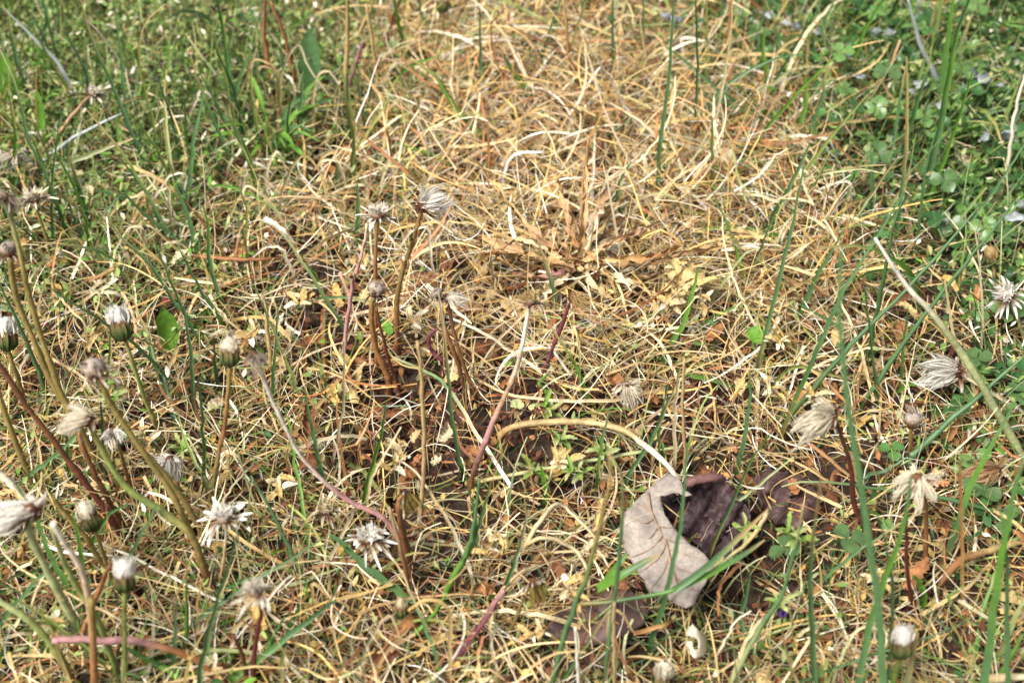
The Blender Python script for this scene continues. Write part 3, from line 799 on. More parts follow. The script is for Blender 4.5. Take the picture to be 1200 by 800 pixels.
def build_blades():
    for pts, w, cols, k in BLADES:
        cl = cols.split()
        P = rooted(pts, k+rng.uniform(-0.06, 0.06))
        L = np.linalg.norm(np.diff(P, axis=0), axis=1).sum()
        size = "tall" if L > 0.11 else "medium" if L > 0.06 else "short"
        tip = TONE.get(cl[-1], "pale")
        mid = TONE.get(cl[len(cl)//2], "green")
        form = "wide" if w >= 7.5 else "narrow" if w >= 4.5 else "thin"
        lab = f"{size} {form} {mid} grass blade" + (f", {tip} tip," if tip != mid else "") + " " + place(*pts[0])
        one_blade(P, w, cl, "grass_blade", lab, lab.replace(" grass blade", " grass blades"), 0.3, w >= 5.2 and rng.random() < 0.45, cat="grass blade")
    for pts, w, cols, k in STALKS:
        cl = cols.split()
        P = rooted(pts, k) if k < 0.45 else np.array([G(x, y, 0.014+0.006*math.sin(i*1.7)) for i, (x, y) in enumerate(pts)])
        xs = [p[1] for p in pts]
        bent = "kinked" if min(xs) < pts[-1][1]-8 else "leaning"
        if k >= 0.45:
            bent = "lying"
        mid = TONE.get(cl[len(cl)//2], "pale")
        form = "thick" if w >= 5.5 else "slim" if w >= 3.6 else "thread-thin"
        lab = f"{bent} {form} {mid} dry straw stalk {place(*pts[0])}"
        one_blade(P, w, cl, "straw_stalk", lab, lab.replace(" straw stalk", " straw stalks"), 0.55, w >= 5, 0.2, cat="straw")
build_blades()

# further single blades and straws, set out by zone
def scatter_singles():
    n = 250
    P = scatter(n, np.clip(Z_GREEN*0.7+0.3-0.25*(Z_WARM > 0.75), 0, 1), 0.05, 1, False, False)
    for i in range(n):
        x, y = proj(np.array([[P[i, 0], P[i, 1], 0.0]]))
        x, y = float(x[0]), float(y[0])
        if not (-20 < x < 1220 and 0 < y < 830):
            continue
        L = rng.uniform(0.03, 0.095)
        path = strand_paths(np.array([[P[i, 0], P[i, 1], ground_z(P[i, 0], P[i, 1])]]), np.array([rng.uniform(0, 6.28)]), np.array([rng.uniform(0.7, 1.4)]),
                            np.array([L]), 9, np.array([rng.uniform(0, 18)]), np.array([rng.normal(0, 6)]), 0.08)[0]
        c = str(rng.choice(['bg', 'lg', 'dg', 'yg']))
        tip = c if rng.random() < 0.6 else 'tn'
        lab = f"slender {TONE[c]} grass blade, free-growing," + ("" if tip == c else " with tan tip") + " "+place(x, y)
        one_blade(path, rng.uniform(2.8, 5.6), [c, c, tip], "grass_blade", lab, lab.replace(" grass blade", " grass blades"), 0.25, cat="grass blade")
    for i in range(64):
        if i % 3:
            x, y = rng.uniform(10, 430), rng.uniform(40, 300)
        else:
            x, y = rng.uniform(720, 1190), rng.uniform(30, 260)
        h = rng.uniform(50, 120)
        dx = (x-600)/600*h*.35+rng.normal(0, .22)*h
        bow = rng.normal(0, .06)*h
        c = str(rng.choice(['bg', 'lg', 'dg', 'yg'], p=[.42, .2, .1, .28]))
        tip = str(rng.choice(['tn', c, c]))
        lab = f"upright slim {TONE[c]} grass blade" + ("" if tip == c else ", tan tip,") + " "+place(x, y)
        one_blade(rooted([(x, y), (x+dx*.45+bow, y-h*.5), (x+dx, y-h)], rng.uniform(.05, .35)), rng.uniform(3.2, 6), [c, c, c, tip], "grass_blade", lab, lab.replace(" grass blade", " grass blades"), .3, cat="grass blade")
    for i in range(36):
        x, y = (rng.uniform(150, 560), rng.uniform(90, 330)) if i % 3 else (rng.uniform(560, 1000), rng.uniform(60, 300))
        h = rng.uniform(25, 60)
        dx = rng.normal(0, .35)*h
        ex = rng.choice([-1, 1])*rng.uniform(15, 45)
        c = str(rng.choice(['st', 'tn', 'cr']))
        lab = f"thin {TONE[c]} dry straw bent over in a hook {place(x, y)}"
        one_blade(rooted([(x, y), (x+dx*.6, y-h*.6), (x+dx, y-h), (x+dx+ex*.5, y-h*.95), (x+dx+ex, y-h*rng.uniform(.3, .7))], .15), rng.uniform(2.4, 3.6), ['tn', c, c], "dry_straw", lab, lab.replace("dry straw", "dry straws"), .5, cat="straw")
    n = 200
    P = scatter(n, Z_STRAW, 0.1, 1, False)
    for i in range(n):
        x, y = proj(np.array([[P[i, 0], P[i, 1], 0.0]]))
        x, y = float(x[0]), float(y[0])
        if not (-20 < x < 1220 and 0 < y < 830):
            continue
        path = strand_paths(np.array([[P[i, 0], P[i, 1], ground_z(P[i, 0], P[i, 1])+rng.uniform(0.004, 0.018)]]), np.array([rng.uniform(0, 6.28)]), np.array([rng.uniform(0.0, 0.8)]),
                            np.array([rng.uniform(0.035, 0.09)]), 10, np.array([rng.uniform(2, 30)]), np.array([rng.normal(0, 12)]), 0.5)[0]
        c = str(rng.choice(['st', 'tn', 'go', 'cr', 'og'], p=[.34, .32, .14, .12, .08]))
        lab = f"loose curved {TONE[c]} coloured dry grass straw {place(x, y)}"
        one_blade(path, rng.uniform(2.2, 4.0), [c, 'tn' if rng.random() < 0.4 else c, c], "dry_straw", lab, lab.replace("dry grass straw", "dry grass straws"), 0.5, fold=0.15, cat="straw")
scatter_singles()

# ------------------------------------------------------------------ dandelions
def frame_of(axis):
    z = norm(axis)
    x = norm(np.cross(np.array([0.1, 1.0, 0.2]), z))
    y = np.cross(z, x)
    return np.column_stack([x, y, z])

def strip_path(p0, d, L, g, droop, n=6):
    t = np.linspace(0, 1, n)[:, None]
    return p0+d*L*t+g*droop*L*t**2

def dandelion_head(root, kind, pos, axis, s, lean=None, tone='wh', base=None):
    """receptacle with bracts and pappus under the dandelion's root; s = visible radius in metres"""
    F = frame_of(axis)
    g = np.array([0, 0, -1.0])
    if lean is not None:
        g = norm(norm(RGT*lean[0]-UPV*lean[1])+np.array([0, 0, -0.35]))
    gl = F.T@g
    base = np.asarray(base)
    M = np.eye(4)
    M[:3, :3] = F
    M[:3, 3] = pos
    up = np.array([0, 0, 1.0])
    a = Acc()
    if kind == 'bud':
        lathe(a, np.array([(.12, -.12), (.34, 0), (.52, .25), (.56, .55), (.5, .85), (.38, 1.1), (.1, 1.15)])*s, [C(96, 70, 44), C(70, 74, 40), C(92, 98, 52), C(150, 140, 90)], 12, .05)
    elif kind == 'ragged':
        lathe(a, np.array([(.12, -.15), (.3, 0), (.36, .25), (.3, .5), (.08, .6)])*s, ['br', 'dk', 'br'], 10, .12)
    elif kind == 'star':
        lathe(a, np.array([(.1, -.2), (.26, -.02), (.34, .1), (.3, .22), (.2, .3), (.04, .32)])*s, ['dk', 'br', 'gy', 'pt'], 12, .08)
    else:
        lathe(a, np.array([(.12, -.1), (.4, .1), (.62, .42), (.66, .75), (.5, 1.05), (.28, 1.2), (.04, 1.25)])*s, ['dk', 'br', 'gy', C(190, 172, 164), 'gy'], 14, .07)
    hd = link("head", a.mesh("head", M_DRY, base, True, M), root)
    # bracts, each a piece of its own
    nb = dict(bud=11, ragged=11, star=24, ball=10)[kind]
    for i in range(nb):
        az = 2*math.pi*(i+rng.uniform(-.3, .3))/nb
        rad = np.array([math.cos(az), math.sin(az), 0])
        b = Acc()
        t = np.linspace(0, 1, 7)
        if kind == 'bud':
            r = np.interp(t, [0, .3, .6, 1], [.36, .6, .62, .44+rng.uniform(0, .22)])*s
            z = np.interp(t, [0, 1], [0, rng.uniform(.9, 1.25)])*s
            path = rad*r[:, None]+up*z[:, None]
            side = np.cross(up, rad)
            cols = grad([C(72, 82, 40), C(88, 104, 50), C(124, 110, 66), 'br'], t)*rng.uniform(.75, 1.25)
            ribbon(b, path, .3*s*np.sin(np.pi*np.clip(t*.85+.12, 0, 1))**.6+.0001, cols, side, .15)
        elif kind == 'star':
            if rng.random() < .22:
                continue
            th = rng.normal(1.35, .38)
            d = rad*math.sin(th)+up*math.cos(th)
            L = s*rng.uniform(.5, 1.1)
            path = strip_path(rad*.28*s, d, L, gl, rng.uniform(.05, .75), 7)
            cols = grad(['br', 'gy', tone, tone] if rng.random() < .7 else ['dk', 'br', 'gy', tone], t)*rng.uniform(.75, 1.1)
            ribbon(b, path, s*rng.uniform(.09, .19)*np.sin(np.pi*np.clip(t*.8+.15, 0, 1))**.7+.0001, cols, np.cross(d, rad+up*.9), .4, rng.uniform(-1, 1))
        else:
            th = rng.uniform(1.0, 2.3)
            d = rad*math.sin(th)+up*math.cos(th)
            L = s*rng.uniform(.5, .95)
            path = strip_path(rad*.3*s+up*.1*s, d, L, gl, rng.uniform(.2, .8), 7)
            cols = grad(['dk', 'br', 'gy', 'si'], t)*rng.uniform(.75, 1.15)
            ribbon(b, path, s*rng.uniform(.14, .24)*np.sin(np.pi*np.clip(t*.8+.15, 0, 1))**.7+.0001, cols, np.cross(d, rad+up*.9), .5, rng.uniform(-1, 1))
        link("bract", b.mesh("bract", M_DRY, base, True, M), hd)
    # pappus: a tuft of silky hairs in clumps
    a = Acc()
    ncl, per = dict(bud=(9, 11), ragged=(15, 9), star=(12, 6), ball=(16, 7))[kind]
    if kind == 'bud':
        lathe(a, np.array([(.42, .85), (.5, 1.15), (.48, 1.45), (.34, 1.75), (.12, 1.95)])*s, [K[tone]*.8, tone, tone], 11, .12)
    t = np.linspace(0, 1, 6)
    for q in range(ncl):
        az = 2*math.pi*(q+rng.uniform(-.5, .5))/ncl*(1 if kind != 'ragged' else 2)
        rad = np.array([math.cos(az), math.sin(az), 0])
        th = dict(bud=.2, ragged=rng.uniform(.1, 1.5), star=rng.uniform(.1, 1.2), ball=rng.uniform(.2, 1.7))[kind]
        d0 = rad*math.sin(th)+up*math.cos(th)
        dr0 = dict(bud=0, ragged=rng.uniform(.2, .9), star=.15, ball=.6)[kind]
        if kind == 'bud':
            p0, L0 = rad*.4*s+up*.9*s, s*rng.uniform(.7, 1.15)
            d0 = norm(up-rad*rng.uniform(-.25, .3))
        elif kind == 'ragged':
            p0, L0 = rad*.25*s+up*.3*s, s*rng.uniform(.65, 1.35)
            if lean is not None:
                d0 = norm(d0+gl*rng.uniform(.2, 1.3)+rng.normal(0, .25, 3))
        elif kind == 'star':
            p0, L0 = rad*.15*s+up*.25*s, s*rng.uniform(.25, .6)
        else:
            p0, L0 = d0*.6*s+up*.55*s, s*rng.uniform(.15, .5)
            d0 = norm(d0+gl*.5+rng.normal(0, .4, 3))
        cf = rng.uniform(.82, 1.08)
        end = p0+d0*L0+gl*dr0*L0
        for h in range(per):
            e = end+rng.normal(0, .10*s, 3)
            b = p0+rng.normal(0, .09*s, 3)
            L = np.linalg.norm(e-b)
            path = b+(e-b)*t[:, None]+rng.normal(0, .1*L, 3)*(np.sin(np.pi*t))[:, None]+gl*dr0*L*.3*(t**2-t)[:, None]
            c = K['gy']*rng.uniform(.8, 1.5) if kind == 'ball' else K[tone]*cf*rng.uniform(.88, 1.12)
            wd = s*(rng.uniform(.035, .08) if h > 2 else rng.uniform(.12, .22))
            ribbon(a, path, np.clip(wd, .0002, .0018)*(1-.8*t**2), grad([c*np.array([.92, .86, .78]), c, c], t), None, .3, rng.uniform(-1, 1))
    link("pappus", a.mesh("pappus", M_FLUFF, base, True, M), hd)
    return hd

def dandelion(label, pts, w, cols, k, kind=None, s=0, axis=None, lean=None, tone='wh', w_end=.8, lying=None, name="dandelion"):
    """pts: stalk pixels from the ground to the head; the last pixel carries the head"""
    if lying is not None:
        P = np.array([G(x, y, lying[i]) for i, (x, y) in enumerate(pts)])
    else:
        P = rooted(pts, k)
    root = thing(name, P[0], label, "dandelion", "spent dandelions")
    n = 6*len(P)
    Q = smooth(P, n)
    t = np.linspace(0, 1, n)
    m = np.array([pxm(q) for q in Q])
    W = w*m*np.interp(t, [0, .5, 1], [1.1, 1, w_end])
    a = Acc()
    Q = Q+np.cumsum(rng.normal(0, .00012, Q.shape), 0)
    W = W*np.exp(np.convolve(rng.normal(0, .13, n+2), [.33, .34, .33], 'valid'))
    cc = grad(cols.split(), t)*np.exp(rng.normal(0, .07, (n, 1)))
    tube(a, Q, W, cc, 9, rng.uniform(.65, .95), .05)
    link("stalk", a.mesh("stalk", M_STEM, P[0]), root)
    if kind:
        d = norm(Q[-1]-Q[-3])
        if axis is not None:
            d = norm(RGT*axis[0]-UPV*axis[1]-FWD*(axis[2] if len(axis) > 2 else .3))
        dandelion_head(root, kind, Q[-1]-d*.0005, d, s*m[-1], lean, tone, P[0])
    return root

def build_dandelions():
    D = dandelion
    # left-hand cluster
    D("dandelion with closed white tuft in a green cup beside small bright leaf", [(192,520),(184,503),(169,469),(147,408),(142,398)], 7, 'ol ol yg ol', .25, 'bud', 21, (-.25,-1,.1), None, 'wh')
    D("dandelion with round mauve-grey fuzzy ball head beneath white tufted one", [(242,672),(205,586),(176,540),(152,506),(132,476),(113,440)], 8, 'br ol ol ol ol', .3, 'ball', 19, (-.35,-1,.3), (.4,.5), 'gy')
    D("dandelion on long curved olive stalk, dark shrivelled head with pale tongue", [(252,692),(243,672),(226,625),(196,601),(152,571),(122,527),(106,494)], 9, 'br br ol yg yg ol', .3, 'ragged', 20, (-.5,-.6,.3), (-1,.25), 'cr')
    D("dandelion with small white hanging bundle behind dark shrivelled head", [(160,585),(147,552),(138,525),(131,508)], 6, 'br br ol', .2, 'ragged', 13, (0,-1,.2), (0,1), 'wh')
    D("dandelion with dark bulb and upright cream tuft on tan stalk", [(246,590),(253,537),(263,486),(268,424)], 7.5, 'br ol og ol', .2, 'bud', 18, (0,-1,.15), None, 'cr')
    D("dandelion with dry dark head on silvery stalk snaking down to pink", [(480,668),(470,636),(448,606),(400,580),(353,537),(331,496),(314,462),(294,418)], 6.5, 'br pk pk pk cr si gy', .35, 'ragged', 13, (.2,-1,.2), (.3,.9), 'gy')
    D("dandelion with withered dark brown knob head beneath grey fluffed one, olive stalk", [(110,545),(81,480),(68,459),(37,395),(17,351),(8,300)], 8, 'br ol ol ol', .3, 'ball', 15, (-.1,-1,.2), (.2,1), 'gy')
    D("dandelion with brown bracts and grey fluff above withered one, pale olive stalk", [(122,555),(78,473),(61,432),(37,358),(20,280),(6,232)], 7.5, 'br ol ol ol pg', .3, 'ragged', 16, (-.2,-1,.2), (-.4,.7), 'gy')
    D("dandelion with pale shaggy flattened head in tiny weeds", [(60,300),(48,265),(38,236)], 5, 'br ol ol', .3, 'star', 23, (-.2,-1,.5), (.2,.6), 'cr')
    D("dandelion with white pointed tuft over green cup beside red stalk", [(30,480),(18,440),(8,408)], 7, 'ol ol', .3, 'bud', 20, (.05,-1,.2), None, 'wh')
    D("dandelion with shaggy white head between olive stalks", [(222,605),(210,570),(200,543)], 6, 'br ol', .3, 'ragged', 16, (-.2,-1,.3), (-.3,.9), 'wh')
    D("headless dark red dandelion stalk slanting behind olive ones", [(144,632),(111,581),(81,540),(34,479),(-8,418)], 9, 'rd rd br br', .4)
    D("headless red-brown dandelion stalk crossing the dark red one", [(144,612),(128,581),(105,530),(96,505)], 8, 'rd br og', .3)
    D("stout headless olive stalk rising to the grey ball", [(238,630),(223,601),(203,571),(169,530),(150,505)], 7.5, 'br ol ol', .35)
    D("short headless olive-brown stalk below dark red one", [(40,575),(24,537),(0,472),(-8,450)], 8, 'br ol ol', .3)
    D("large cream woolly dandelion head on pale green stalk", [(98,752),(91,739),(61,679),(34,622),(40,604)], 11, 'ol pg pg pg', .2, 'ragged', 31, (-.6,-.8,.35), (-1,.35), 'wh')
    D("headless pale green stalk leaning beside woolly dandelion", [(140,800),(135,787),(115,733),(78,675),(56,618)], 10, 'ol yg yg pg', .2)
    D("headless cream stalk between pale green ones", [(112,800),(111,787),(98,682),(68,628),(58,610)], 9, 'ol pt cr', .2)
    D("headless whitish stalk end pointing at woolly dandelion", [(40,600),(20,574),(-6,548)], 11, 'pg cr cr', .5)
    D("dandelion with plump dark green bud and cream fringe on top", [(135,690),(128,668),(118,640),(112,624)], 7, 'br ol ol', .2, 'bud', 19, (-.35,-1,.2), None, 'cr')
    D("headless olive stalk leaning over dark green bud", [(130,678),(128,672),(101,631),(71,594),(60,580)], 8, 'og ol ol', .3)
    D("dandelion with squat green bud and short white fringe above pink stalk", [(147,806),(147,787),(146,720),(147,692)], 8, 'ol yg yg', .1, 'bud', 20, (0,-1,.2), None, 'wh')
    D("dandelion with spread white star of bracts and brown centre", [(258,684),(261,665),(265,622),(263,606)], 5, 'og tn cr', .1, 'star', 28, (0,-1,.75), None, 'wh')
    D("dandelion with drooping silvery bracts on dark red stalk", [(296,806),(300,746),(306,716),(301,694)], 6.5, 'rd rd rd dk', .1, 'star', 26, (-.15,-1,.4), (-.5,1), 'si')
    D("short leafless brown dandelion stump beside dark red stalk", [(290,800),(283,770),(272,742)], 6, 'br br', .2)
    D("stout brown stalk under the bent pink stem", [(112,815),(110,760),(109,700)], 10, 'og og ol', .1)
    D("olive dandelion stalk meeting the tip of the fallen pink stalk", [(82,800),(78,787),(64,763),(34,729),(-6,703)], 10, 'ol ol yg pg', .4)
    D("fallen pink dandelion stalk turning brown, lying across olive stalks", [(262,804),(236,776),(203,760),(162,749),(118,749),(62,751)], 10, 'br og og pk pk pk', 0, lying=[.012,.02,.028,.034,.038,.042])
    D("headless brown stalk slanting past the squat green bud", [(88,765),(105,725),(125,680),(132,665)], 8, 'br og og', .2)
    D("bent pale stub beside squat green bud", [(135,770),(143,740),(147,700)], 7, 'og ol', .1)
    # middle cluster
    D("dandelion with spiky grey burst head above the olive mop", [(442,420),(441,331),(442,270),(443,254)], 6.5, 'br og og ol', .15, 'star', 24, (.05,-1,.3), None, 'si')
    D("dandelion with olive mop-like drooping head on thick brown stalk", [(456,446),(454,439),(440,405),(437,358),(441,346)], 9, 'br og og ol', .15, 'ball', 15, (.2,-1,.2), (0,1), 'cr')
    D("headless dark red-brown stalk against thick brown one", [(466,452),(455,420),(445,385),(440,360)], 6, 'rd rd br', .15)
    D("dandelion with white swept-back tuft on curved olive-brown stalk", [(466,402),(466,395),(468,331),(486,273),(494,244)], 7.5, 'br og ol og', .2, 'ragged', 19, (.6,-.8,.2), (1,-.15), 'wh')
    D("dandelion with small grey knob on straight pale stalk", [(545,456),(538,429),(525,395),(518,366),(514,350)], 6, 'br br og cr', .2, 'ball', 10, (-.3,-1,.3), (0,1), 'gy')
    D("dandelion with fluffy grey-white head beside small grey knob", [(556,452),(548,440),(534,395),(527,352)], 7, 'br og br', .2, 'ragged', 15, (.3,-1,.3), (.8,.3), 'si')
    D("hooked purple dandelion stem in brown litter", [(520,425),(511,419),(503,405),(505,393),(514,387)], 6, 'rd mv mv', .2)
    D("dandelion with dark star-shaped empty head on tan-pink stalk", [(552,566),(562,537),(582,489),(609,429),(621,371),(622,357)], 7, 'og br pk pt cr cr', .3, 'star', 21, (0,-1,.15), None, 'tn')
    D("dandelion with ragged tan head on dark red stalk", [(632,446),(636,439),(650,405),(668,358),(671,350)], 6, 'rd mv rd', .3, 'ragged', 14, (.4,-.8,.3), (.7,.7), 'tn')
    D("fallen pale dandelion stalk arching across the straw to grey leaf", [(578,520),(603,500),(680,494),(731,503),(758,520),(788,548),(803,580)], 8, 'og tn tn tn cr pk', 0, lying=[.006,.016,.024,.026,.026,.024,.02])
    D("straight pale green stalk lying between arch and soil", [(545,566),(640,548),(740,530),(800,522)], 5, 'tn pg pg', 0, lying=[.008,.014,.018,.016])
    D("dandelion with limp nodding dark head on flattened brown stalk", [(484,678),(471,625),(467,592),(474,582)], 12, 'br br br og', .2, 'ragged', 13, (.8,.4,.3), (.2,1), 'ol')
    D("dandelion with flat silvery torn head in straw", [(432,668),(436,645),(432,630)], 5, 'br og', .2, 'star', 26, (.1,-1,.8), (.3,.7), 'wh')
    D("dandelion with sparse whitish threads low in straw", [(388,625),(384,608),(382,598)], 4, 'ol tn', .2, 'star', 22, (.1,-1,.7), (.1,.6), 'st')
    D("mauve dandelion stalk slanting through dead straw", [(532,776),(535,770),(569,722),(589,689)], 7, 'rd mv mv pk', .5)
    D("dandelion with hanging dark head and yellowish bracts", [(600,745),(612,715),(624,688),(630,682)], 5, 'br ol ol', .3, 'ragged', 15, (.3,.9,.3), (.15,1), 'ol')
    D("small cream bristly tuft in the straw beside white petal scrap", [(772,812),(774,800)], 6, 'og tn', .1, 'bud', 20, (.1,-1,.6), None, 'cr')
    D("dandelion with pale dry closed head above golden straw", [(521,45),(520,14)], 4.5, 'br og', .1, 'bud', 13, (0,-1,.2), None, 'cr')
    D("dandelion with dark withered tip on burgundy stalk", [(672,102),(677,98),(694,84)], 4, 'pk rd rd', .3, 'ball', 7, (.5,-.6,.3), None, 'gy')
    D("dandelion with purplish-white shaggy head beside silvery blade in the weeds", [(51,178),(75,148),(98,121),(108,112)], 5, 'tn pt pt br', .4, 'star', 17, (.3,-.9,.5), None, 'si')
    D("whitish collapsed dandelion fluff near silvery blade", [(30,215),(24,195),(21,185)], 5, 'ol tn', .2, 'ragged', 17, (-.2,-1,.3), (-.1,1), 'si')
    # right cluster
    D("dandelion with white open star head beside clover edge", [(1200,400),(1190,365),(1180,347)], 6, 'ol pg', .3, 'star', 25, (-.35,-.7,.85), None, 'wh')
    D("dandelion with silky swept white tuft on pale stalk crossing the thick green stalk", [(1206,489),(1165,463),(1134,445),(1122,438)], 6, 'cr cr st st', .8, 'ragged', 23, (-1,-.25,.3), (-1,.05), 'wh')
    D("dandelion with cream brush head on dark brown stalk", [(1022,625),(1005,600),(996,537),(982,493),(978,486)], 6.5, 'rd rd dk br', .3, 'ragged', 25, (-.8,-.3,.3), (-.85,.6), 'cr')
    D("dandelion with greenish cup and yellow-orange crown", [(1066,530),(1068,512),(1070,502)], 5, 'br ol', .2, 'ball', 15, (.1,-1,.2), (0,-1), 'ye')
    D("dandelion with frayed brown and white head on rusty stalk", [(1083,660),(1083,640),(1082,590),(1074,566)], 6, 'rd og br', .1, 'ragged', 20, (-.3,-.8,.4), (-.25,1), 'cr')
    D("headless dark red stalk under frayed brown head", [(1068,704),(1067,699),(1060,645),(1060,598)], 6.5, 'rd rd dk', .1)
    D("dandelion with folded brown and white head among clover leaves", [(1180,575),(1174,562),(1170,550)], 5, 'br og', .2, 'ragged', 17, (-.7,-.5,.4), (-.9,.4), 'pt')
    D("dandelion with white cap and dark striped green cup by tall blades", [(1046,820),(1047,800),(1050,775),(1052,764)], 8, 'lg lg yg', .1, 'bud', 20, (.05,-1,.2), None, 'wh')
    D("dandelion with papery tan closed head at the clover edge", [(1165,325),(1163,308)], 4, 'ol tn', .2, 'bud', 12, (-.3,-.8,.4), None, 'tn')
    D("pale papery bud lying in the straw under kinked stalks", [(474,735),(470,722)], 4, 'tn tn', .2, 'bud', 13, (0,-1,.3), None, 'st')
    D("thick pale green seed stalk slanting down past silky tuft", [(1202,542),(1198,533),(1141,435),(1097,371),(1063,334),(1026,277)], 10.5, 'lg pg pg pg cr wh', .3, w_end=.35)
    D("pale grey fluff lump pressed into straw between rosette leaves", [(722,300),(716,290)], 3, 'tn tn', .2, 'ragged', 12, (0,-1,.5), (.6,.6), 'si')
    D("tan fluff lump under crossing blue-green blades", [(1008,395),(1003,384)], 3, 'br tn', .2, 'ragged', 17, (-.6,-.6,.5), (-.6,.7), 'st')
    D("flattened cream fluff beside the rosette's lower straw", [(740,470),(733,452)], 3, 'tn tn', .2, 'ragged', 16, (.3,-.5,.6), (.2,1), 'cr')
build_dandelions()

# ------------------------------------------------------------------ dried and fresh leaves
def strap_leaf(P, W, cols, lobes=0.0, crumple=.0006, fold=.4, twist=0.0, name="leaf", mat=None, parent=None, base=None):
    """a leaf along the path P with ragged or lobed margins, five verts across"""
    n = 20
    Q = smooth(P, n)
    t = np.linspace(0, 1, n)
    T = norm(np.gradient(Q, axis=0))
    S = norm(np.cross(T, np.array([0, -.25, .97])))
    U = norm(np.cross(S, T))
    if twist:
        a = np.linspace(0, twist, n)[:, None]
        S, U = S*np.cos(a)+U*np.sin(a), U*np.cos(a)-S*np.sin(a)
    prof = np.interp(t, [0, .15, .5, .8, 1], [.5, .75, 1, .8, .08])
    V = []
    for j, u in enumerate((-1, -.5, 0, .5, 1)):
        lob = 1+(lobes*np.sin(t*40+rng.uniform(0, 6))*.5+lobes*.4*rng.standard_normal(n) if abs(u) == 1 else 0)
        w = (W/2*prof*lob*u)[:, None]
        lift = (W/2*prof*fold*abs(u)**1.3)[:, None]
        V.append(Q+S*w+U*lift+rng.normal(0, crumple, (n, 3)))
    V = np.stack(V, 1).reshape(-1, 3)
    i = np.arange(n-1)[:, None]*5
    j = np.arange(4)
    F = np.stack([i+j, i+j+1, i+j+6, i+j+5], -1).reshape(-1, 4)
    c = np.repeat(grad(cols, t), 5, 0)*np.exp(rng.normal(0, .1, (n*5, 1)))
    c[2::5] *= 1.15
    a = Acc()
    a.add(V, c, F)
    b = P[0] if base is None else base
    o = link(name, a.mesh(name, mat or M_DRY, b), parent, b if parent is None else None)
    return o

def px_path(pts, hs):
    hs = [hs]*len(pts) if np.isscalar(hs) else hs
    return np.array([G(x, y, h) for (x, y), h in zip(pts, hs)])

def rosette():
    c = G(677, 322, .010)
    root = thing("dead_dandelion_rosette", c, "dead dandelion rosette with withered pinkish-tan leaves radiating over the straw", "dead plant")
    L = [([(677,322),(642,320),(602,307),(565,291)], 13, [.014,.018,.018,.014], 'pt tn pt tn'), ([(675,322),(627,290),(597,255),(558,203)], 8, [.014,.024,.03,.034], 'og pt tn tn'),
         ([(676,325),(650,337),(620,340),(595,332)], 12, [.012,.018,.017,.012], 'br pk pt br'), ([(678,320),(682,280),(686,205)], 7, [.012,.03,.05], 'tn pt tn'),
         ([(680,318),(692,285),(708,245),(716,228)], 11, [.012,.02,.024,.024], 'tn cr pt gy'), ([(680,318),(720,317),(765,314),(802,297)], 8, [.014,.022,.024,.02], 'pt tn og tn'),
         ([(690,322),(760,320),(820,304),(862,296)], 6.5, [.012,.019,.02,.018], 'tn pt tn'), ([(676,326),(695,345),(712,358),(724,368)], 9, [.014,.018,.016,.011], 'tn st tn tn'),
         ([(674,328),(655,340),(640,355),(630,372)], 10, [.014,.018,.015,.011], 'tn st cr'), ([(680,326),(695,340),(705,322)], 6, [.01,.016,.024], 'br br dk'),
         ([(683,316),(705,300),(724,288),(740,280)], 10, [.012,.018,.018,.014], 'cr st cr gy'), ([(672,318),(650,290),(640,270),(630,262)], 8, [.013,.02,.022,.02], 'tn pt og'),
         ([(690,328),(720,340),(755,338),(790,330)], 9, [.011,.014,.015,.012], 'pt tn tn'), ([(670,322),(640,308),(612,296),(585,300)], 8, [.016,.02,.02,.017], 'tn st tn'),
         ([(672,325),(630,318),(590,310),(560,312)], 7, [.016,.021,.02,.017], 'pt tn og'), ([(680,316),(668,280),(660,245),(650,215)], 6, [.013,.022,.026,.026], 'og pt tn'), ([(684,325),(740,345),(775,362)], 6, [.012,.018,.016], 'tn st tn'), ([(680,320),(712,300),(752,280),(790,270)], 6.5, [.014,.022,.023,.02], 'tn pt st'), ([(684,315),(700,276),(728,250),(738,240)], 8, [.012,.019,.019,.017], 'gy tn tn'), ([(668,330),(640,332),(610,350),(590,352)], 9, [.012,.014,.012,.01], 'og br og')]
    for pts, w, hs, cols in L:
        P = px_path(pts, hs)
        strap_leaf(P+[0, 0, .0075], w*.95*.00041, [K[c_]*np.array([1.0, .93, .88]) for c_ in cols.split()], .45, .0007, .9, rng.uniform(-1.6, 1.6), "leaf", M_DRY, root, c)
rosette()

def fresh_leaf(pts, hs, w, cols, label, name="green_leaf", fold=.25, lobes=0.02):
    P = px_path(pts, hs) if hs is not None else trace(pts, .15)
    o = strap_leaf(P, w*pxm(P[0]), cols.split(), lobes, .0001, fold, rng.uniform(-.2, .2), name, M_LEAF)
    return tag(o, label, "leaf")

